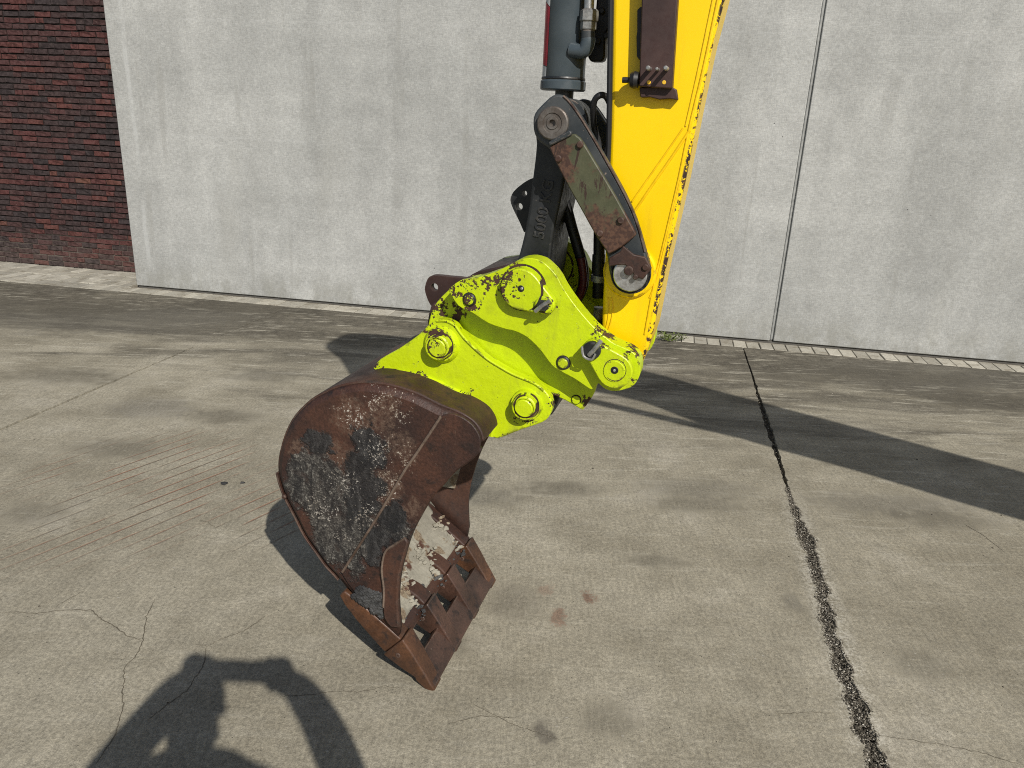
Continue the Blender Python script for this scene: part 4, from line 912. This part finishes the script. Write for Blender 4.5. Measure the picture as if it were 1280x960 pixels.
for k in (0, 1):
    a, b = (.180, .225) if k == 0 else (mirror_w(.225), mirror_w(.180))
    l = plate("side_link", link, a, b, LINKD, ex, .007, 3)
    if k == 0:
        l["label"] = "near side link with scraped olive cover plate"
        cp = plate("cover_plate", coverp, .158, .1795, OLIVE, l, .004, 2)
        q = ((0.2957, 2.0431), 0.0482)
        lathe("pin_head", (q[0][0], .180, q[0][1]), [(.001, q[1]), (-.016, q[1]), (-.019, q[1]-.004), (-.019, q[1]*.62), (-.016, q[1]*.58), (-.016, q[1]*.40), (-.019, q[1]*.36), (-.019, q[1]*.22), (-.008, q[1]*.16), (-.008, .0005)], PIN, l, 'w', 36)
        kp = [(0.2944, 1.9767), (0.2887, 1.9879), (0.2983, 1.9941), (0.3503, 2.0261), (0.3603, 2.0209), (0.3586, 2.0106)]
        plate("keeper_bar", kp, .150, .1795, LINKD, l, .004, 1)
        q = ((0.5699, 1.6104), 0.0558)
        lathe("pin_head", (q[0][0], .180, q[0][1]), [(.001, q[1]*1.12), (-.010, q[1]*1.12), (-.013, q[1]*1.08), (-.010, q[1]*1.0), (-.010, q[1]*.99), (-.021, q[1]*.96), (-.022, .0005)], BLACK, l, 'w', 36)
        disc("pin_face", q[0], q[1]*.94, .1545, .165, BRIGHT, l, .003, 32)
        keep = [(0.5031, 1.6317), (0.5033, 1.6590), (0.5361, 1.6815), (0.5419, 1.6991), (0.5783, 1.6753), (0.6128, 1.6710), (0.6354, 1.6388), (0.6122, 1.6021), (0.5871, 1.6071), (0.5729, 1.6281), (0.5544, 1.6413), (0.5299, 1.6391)]
        plate("keeper_plate", keep, .1435, .1535, RUST, l, .003, 1)
        for q2 in (((0.6164, 1.6403), 0.0097), ((0.5889, 1.6082), 0.0079), ((0.5664, 1.6259), 0.0147),):
            disc("keeper_bolt", q2[0], q2[1], .136, .15, RUST, l, .002, 14)
        for q2 in (((0.3861, 1.9856), 0.0104), ((0.3226, 1.9420), 0.0106), ((0.5272, 1.7733), 0.0106), ((0.4670, 1.7289), 0.0108),):
            disc("cover_bolt", q2[0], q2[1], .148, .165, RUST, l, .003, 16)
    tube("link_rim", [(p_[0], a if k == 0 else b, p_[1]) for p_ in [(0.3208, 2.1210), (0.3440, 2.1017), (0.3811, 2.0580), (0.4299, 1.9919), (0.4794, 1.9206), (0.5295, 1.8462), (0.5703, 1.7728), (0.6060, 1.6809)]], .0035, RUSTS if k == 0 else LINKD, l, 8, 3)
c = [(0.2927, 2.0431)][0]; lathe("link_pin", (c[0], 0, c[1]), [(.22, .040), (.58, .040)], PIN, ex)
lathe("rod_eye", (c[0], .40, c[1]), [(-.055, .074), (-.05, .078), (.05, .078), (.055, .074)], LINKD, ex, 'w', 32)
lathe("eye_washer", (c[0], .245, c[1]), [(-.012, .066), (.03, .068)], STEEL, ex, 'w', 32)
# black tipping link with its cast lettering
hl = [(0.2145, 2.0381), (0.2331, 2.0791), (0.2729, 2.0993), (0.3147, 2.0821), (0.3326, 2.0429), (0.3331, 1.9595), (0.3228, 1.8810), (0.3100, 1.7928), (0.2977, 1.7128), (0.2898, 1.5967), (0.2847, 1.5426), (0.2547, 1.4852), (0.1995, 1.4685), (0.1641, 1.5036), (0.1622, 1.5472), (0.1813, 1.6191), (0.1950, 1.6812), (0.2032, 1.7366), (0.2089, 1.7859), (0.2138, 1.8495), (0.2189, 1.9046), (0.2229, 1.9783)]
tl = plate("tipping_link", hl, .264, .533, BLACK, ex, .010, 2, 60, 3); tl["label"] = "black cast tipping link with raised lettering"
lug = [(0.1953, 1.8674), (0.1763, 1.8585), (0.1520, 1.8413), (0.1263, 1.8159), (0.1176, 1.7887), (0.1303, 1.7575), (0.1519, 1.7212), (0.1708, 1.6846), (0.1924, 1.7080), (0.1992, 1.7942)]
holed_plate("lifting_lug", lug, [((0.1659, 1.8145), 0.0093), ((0.1497, 1.7695), 0.0121)], .36, .40, BLACK, tl)
def lettering(txt, c, size, ang, name="cast_lettering"):
    cu = bpy.data.curves.new(name, 'FONT'); cu.body = txt; cu.size = size*S; cu.extrude = .0025*S; cu.align_x = 'CENTER'; cu.align_y = 'CENTER'; cu.bevel_depth = .0006*S
    o = bpy.data.objects.new(name, cu); COL.objects.link(o)
    dg = bpy.context.evaluated_depsgraph_get(); me = bpy.data.meshes.new_from_object(o.evaluated_get(dg)); bpy.data.objects.remove(o)
    o = bpy.data.objects.new(name, me); COL.objects.link(o); me.materials.clear(); me.materials.append(BLACK); o.parent = tl
    o.location = Vector((c[0], .2625, c[1]))*S; o.rotation_euler = Matrix.Rotation(R(90), 3, 'X').to_euler(); o.rotation_euler.rotate_axis('Z', ang)
    return o
lc = [(0.2605, 1.7767)][0]; lettering("5000 KG", lc, .052, R(83))
# hoses
hs = [(0.2833, 1.8224), (0.3038, 1.7650), (0.3280, 1.6964), (0.3556, 1.6244), (0.3737, 1.5702), (0.3785, 1.5228), (0.3715, 1.4822), (0.3460, 1.4335)]
tube("hydraulic_hose", [(a, .42, b) for a, b in hs], .0185, RUBBER, ex, 12)
h2 = [(0.3692, 1.6092), (0.3797, 1.5602), (0.3824, 1.5240), (0.3754, 1.4837), (0.3503, 1.4324)]
tube("red_hose", [(a, .392, b) for a, b in h2], .0135, REDHOSE, ex, 12)
hs = [(0.4235, 2.5128), (0.4316, 2.3889), (0.4424, 2.2168), (0.4531, 2.0593), (0.4591, 1.9426), (0.4615, 1.8220), (0.4639, 1.6973)]
tube("hydraulic_pipe", [(a, .245, b) for a, b in hs], .0085, RUBBER, ex, 10)
hs = [(0.4455, 1.9033), (0.4253, 1.9632), (0.4003, 2.0221), (0.3928, 2.0693), (0.3959, 2.1117), (0.4120, 2.1296), (0.4297, 2.1267), (0.4418, 2.1016), (0.4490, 2.0598), (0.4490, 2.0005), (0.4441, 1.9521), (0.4404, 1.9031)]
tube("looped_hose", [(a, .30+.02*math.sin(i), b) for i, (a, b) in enumerate(hs)], .0098, RUBBER, ex, 10)
hs = [(0.4127, 1.9347), (0.4176, 1.8063), (0.4254, 1.6740), (0.4326, 1.5651), (0.4355, 1.4756)]
tube("hydraulic_hose", [(a, .40, b) for a, b in hs], .0195, RUBBER, ex, 12)
for i, (y0, y1, r) in enumerate(((318, 342, .022), (344, 352, .026), (356, 372, .019), (384, 398, .018), (398, 418, .015))):
    a, b = [((0.4278, 1.6252), (0.4303, 1.5593)), ((0.4335, 1.5540), (0.4324, 1.5316)), ((0.4361, 1.5208), (0.4368, 1.4757)), ((0.4423, 1.4421), (0.4427, 1.4020)), ((0.4455, 1.4023), (0.4472, 1.3444))][i]
    tube("hose_fitting", [(a[0], .40, a[1]), (b[0], .40, b[1])], r, (BLACK, STEEL, BLACK, STEEL, LINKD)[i], ex, 12, 1)
guard = [(0.3562, 2.5023), (0.3936, 2.5020), (0.4078, 2.3334), (0.3913, 2.3171), (0.3941, 2.2518), (0.3851, 2.2351), (0.3488, 2.2344), (0.3372, 2.2507), (0.3458, 2.2745), (0.3526, 2.3212)]
plate("hose_guard", guard, .42, .47, RUBBER, ex, .006, 2)
for q2 in (((0.3945, 2.3102), 0.0097), ((0.3760, 2.3812), 0.0096), ((0.3702, 2.2936), 0.0098),):
    disc("guard_bolt", q2[0], q2[1], .405, .425, RUBBER, ex, .003, 12)
# brown bracket with bolts on the near face of the stick
bp = [(0.5176, 2.4761), (0.5241, 2.3848), (0.5379, 2.1558), (0.6346, 2.1521), (0.6250, 2.3851), (0.6217, 2.4753)]
brk = plate("steel_bracket", bp, .214, .264, BROWN, ex, .004, 1); brk["label"] = "dark brown steel bracket bolted on the stick"
foot = [(0.5363, 2.1546), (0.5426, 2.1259), (0.5697, 2.1279), (0.5985, 2.1222), (0.6309, 2.1255), (0.6533, 2.1229), (0.6454, 2.1523), (0.6321, 2.1574)]
plate("bracket_foot", foot, .236, .264, BROWN, brk, .003, 1)
for q2 in (((0.5652, 2.2036), 0.0066), ((0.5903, 2.2020), 0.0044), ((0.6149, 2.2047), 0.0065),):
    disc("stud", q2[0], q2[1], .165, .22, BRIGHT, brk, .003, 14)
for q2 in (((0.5661, 2.1675), 0.0059), ((0.6099, 2.1687), 0.0058),):
    disc("bolt_hole", q2[0], q2[1], .2125, .22, BRASS, brk, .001, 14)
kn = [(0.5340, 2.1736), (0.5222, 2.1733), (0.5105, 2.1730), (0.4869, 2.1723)]
lathe("rubber_grommet", (0, .222, kn[1][1]), [(kn[0][0], .022), (kn[1][0], .025), (kn[2][0], .020), (kn[2][0]-.002, .012)], RUBBER, brk, 'u', 18)
tube("grommet_stub", [(kn[2][0], .222, kn[2][1]), (kn[3][0], .222, kn[3][1])], .0085, RUBBER, brk, 8, 1)
strip2 = [(0.5196, 2.3698), (0.5112, 2.3614), (0.5167, 2.3027), (0.5154, 2.2921), (0.5216, 2.2387), (0.5282, 2.2302), (0.5399, 2.2305), (0.5264, 2.3698)]
plate("rubber_strip", strip2, .232, .262, RUBBER, brk, .002, 1)

# ------------------------------------------------------------------ small things on the yard
def chip(x, y, s, seed, label):
    r = random.Random(seed); v, f = [], []
    n = 9
    for z, k in ((.0, 1.0), (s*.35, .9), (s*.5, .5)):
        for i in range(n):
            a = i*2*math.pi/n; q = s*k*(.6+.5*mnoise.noise(Vector((math.cos(a)*1.5, math.sin(a)*1.5, seed))) + .2*r.random())
            v.append((x+1.5*q*math.cos(a), y+q*.8*math.sin(a), z+.0015))
    for j in range(2):
        for i in range(n): f.append([j*n+i, j*n+(i+1) % n, (j+1)*n+(i+1) % n, (j+1)*n+i])
    f.append(list(range(2*n, 3*n))); f.append(list(range(n)))
    o = ob("asphalt_chip", [(a-x, b-y, c) for a, b, c in v], f, ASPH, None, smooth=True); o.location = (x*S, y*S, 0)
    return tag(o, label, "chip", group="black chips left of the bucket")
for (x, y), s, sd, lb in [((-1.6285, 3.9673), .022, 3, 'larger flat black chip on the concrete left of the bucket'), ((-1.5296, 3.9872), .015, 8, 'smaller black chip beside the larger one left of the bucket')]: chip(x, y, s, sd, lb)
v, f = [], []
for _ in range(420):
    x, y = rng.uniform(-4, 3.6), rng.uniform(1.6, 7.0); s = .0022+.0045*rng.random()**4; b = len(v)
    for ax, ay, az in ((1, .2, 0), (-.2, 1, 0), (-1, -.1, 0), (.1, -1, 0), (0, 0, .8)): v.append((x+ax*s*rng.uniform(.6, 1.3), y+ay*s*rng.uniform(.6, 1.3), .001+az*s))
    f += [[b, b+1, b+4], [b+1, b+2, b+4], [b+2, b+3, b+4], [b+3, b, b+4]]
tag(ob("loose_grit", v, f, GRIT), "fine loose grit scattered over the concrete yard", "grit", "stuff")
# weed at the foot of the wall
def weed(px, spread, n, seed, label):
    r = random.Random(seed); root = empty("weed", (px[0], px[1], 0)); tag(root, label, "weed")
    v, f = [], []
    for _ in range(n):
        a = r.uniform(0, 6.28); d = spread*r.random()**.6; x, y = d*math.cos(a)*1.7, d*math.sin(a)*.55; z = .012+.06*r.random()
        l = .020+.030*r.random(); wd = l*.42; t = r.uniform(0, 6.28); c, s = math.cos(t), math.sin(t); up = r.uniform(-.2, .8)
        b = len(v)
        for q, h in ((0, 0), (.4, 1), (.75, .8), (1, 0), (.75, -.8), (.4, -1)):
            v.append((x+(q*l)*c-h*wd*s*.5, y+(q*l)*s+h*wd*c*.5, z+q*l*up-abs(h)*.003))
        f.append([b, b+1, b+2, b+3, b+4, b+5])
    ob("leaves", v, f, LEAF, root)
    for q in range(9):
        a = r.uniform(0, 6.28); d = spread*r.uniform(.3, .9)
        tube("stem", [(0, 0, -.01), (d*math.cos(a)*.9, d*math.sin(a)*.3, .02), (d*math.cos(a)*1.7, d*math.sin(a)*.5, .045)], .0022, LEAF, root, 5, 2)
for p_, sp_, n_, sd_, lb_ in [((1.5793, 7.5067), .10, 150, 4, 'small green weed growing at the foot of the wall right of the arm')]: weed(p_, sp_, n_, sd_, lb_)

# ------------------------------------------------------------------ the photographer, who stands behind the lens and casts the shadow in front
def skinned(name, verts, edges, mat, sub=2):
    me = bpy.data.meshes.new(name); me.from_pydata([(a*S, b*S, c*S) for a, b, c, r in verts], edges, [])
    o = bpy.data.objects.new(name, me); COL.objects.link(o)
    sk = o.modifiers.new("skin", 'SKIN'); sk.use_smooth_shade = True
    lay = me.skin_vertices[0] if me.skin_vertices else None
    if lay is None:
        bpy.context.view_layer.objects.active = o
        lay = me.skin_vertices[0]
    for i, (_, _, _, r) in enumerate(verts):
        lay.data[i].radius = (r*S, r*S) if not isinstance(r, tuple) else (r[0]*S, r[1]*S)
    lay.data[0].use_root = True
    su = o.modifiers.new("sub", 'SUBSURF'); su.levels = sub; su.render_levels = sub
    me.materials.append(mat); o.data.materials[0] = mat
    return o
PV = [(-.02, -.42, 1.15, (.19, .14)), (-.03, -.40, 1.40, (.18, .14)), (-.04, -.38, 1.62, (.21, .15)), (-.05, -.36, 1.78, (.19, .12)), (-.065, -.30, 1.875, (.072, .072)), (-.075, -.24, 1.94, (.085, .09)), (-.085, -.205, 2.03, (.105, .12)), (-.088, -.205, 2.09, (.095, .105)), (-.088, -.21, 2.13, (.05, .055)),
      (.17, -.34, 1.83, .105), (.33, -.24, 1.66, .085), (.40, -.13, 1.62, .078), (.361, -.09, 1.742, .082), (.324, -.06, 1.83, .080), (.289, -.045, 1.926, .072), (.24, -.04, 2.01, .066), (.185, -.030, 2.07, (.024, .044)),
      (-.27, -.33, 1.80, .105), (-.42, -.22, 1.66, .085), (-.455, -.13, 1.62, .080), (-.400, -.09, 1.71, .078), (-.345, -.07, 1.785, .076), (-.268, -.05, 1.88, .080), (-.200, -.04, 1.985, .070), (-.145, -.030, 2.055, (.024, .044)),
      (.09, -.42, 1.02, .115), (.11, -.40, .58, .080), (.12, -.43, .12, .052), (.125, -.30, .05, .045),
      (-.13, -.42, 1.02, .115), (-.15, -.40, .58, .080), (-.16, -.43, .12, .052), (-.165, -.30, .05, .045)]
PE = [(0, 1), (1, 2), (2, 3), (3, 4), (4, 5), (5, 6), (6, 7), (7, 8)]+[(3, 9)]+[(k, k+1) for k in range(9, 16)]+[(3, 17)]+[(k, k+1) for k in range(17, 24)]+[(0, 25), (25, 26), (26, 27), (27, 28), (0, 29), (29, 30), (30, 31), (31, 32)]
PO = (-.02, -.42, 0)
per = skinned("person", [(a-PO[0], b-PO[1], c, r) for a, b, c, r in PV], PE, CLOTH)
per.location = Vector(PO)*S
tag(per, "person behind the camera, arms raised with a phone, casting the shadow", "person")
def finger(pts, rr):
    o = tube("finger", [(a-PO[0], b-PO[1], c) for a, b, c in pts], rr, SKINM, per, 10, 4); return o
for sg, hx in ((1, .185), (-1, -.145)):
    for k in range(4):
        z = 2.115-k*.023; L = (.075, .085, .080, .062)[k]
        finger([(hx+sg*.010, -.030, z-.012), (hx-sg*.02, -.052, z), (hx-sg*.02-sg*L*.45, -.050, z+.003), (hx-sg*.02-sg*L*.8, -.036, z+.003)], .0098)
    finger([(hx+sg*.008, -.022, 2.03), (hx-sg*.012, -.010, 2.022), (hx-sg*.045, -.014, 2.028)], .0112)
    lathe("palm", (hx+sg*.004-PO[0], -.032-PO[1], 0), [(1.985, .030), (2.02, .046), (2.075, .048), (2.105, .042), (2.122, .026)], SKINM, per, 'v', 16)
    lathe("palm", (hx-sg*.035-PO[0], -.036-PO[1], 0), [(1.995, .022), (2.03, .036), (2.08, .040), (2.110, .036), (2.126, .020)], SKINM, per, 'v', 16)
# face details
hx, hy, hz = -.086-PO[0], -.205-PO[1], 2.04
for sg in (1, -1):
    lathe("eye", (hx+sg*.036, hy+.098, hz+.012), [(-.012, .004), (-.004, .011), (.004, .011), (.011, .003)], WHITEDEC, per, 'w', 12)
    lathe("ear", (hx+sg*.098, hy-.005, hz+.005), [(-.02, .010), (-.006, .028), (.012, .026), (.02, .008)], SKINM, per, 'w', 12)
tube("nose", [(hx, hy+.105, hz+.015), (hx, hy+.124, hz-.018), (hx, hy+.106, hz-.028)], .012, SKINM, per, 8, 3)
tube("mouth", [(hx-.028, hy+.098, hz-.058), (hx, hy+.108, hz-.060), (hx+.028, hy+.098, hz-.058)], .005, REDDEC, per, 8, 3)
lathe("hair", (hx, hy-.012, 0), [(hz+.02, .118), (hz+.06, .120), (hz+.10, .104), (hz+.125, .060), (hz+.132, .012)], HAIR, per, 'v', 20)
ph = empty("phone", (.02, -.0, 2.05))
tag(ph, "dark phone held up in both hands behind the lens", "phone")
box("case", (-.105, -.022, -.052), (.105, -.010, .052), RUBBER, ph, .006)
box("screen", (-.100, -.0245, -.042), (.100, -.0222, .042), BLACK, ph, .001)
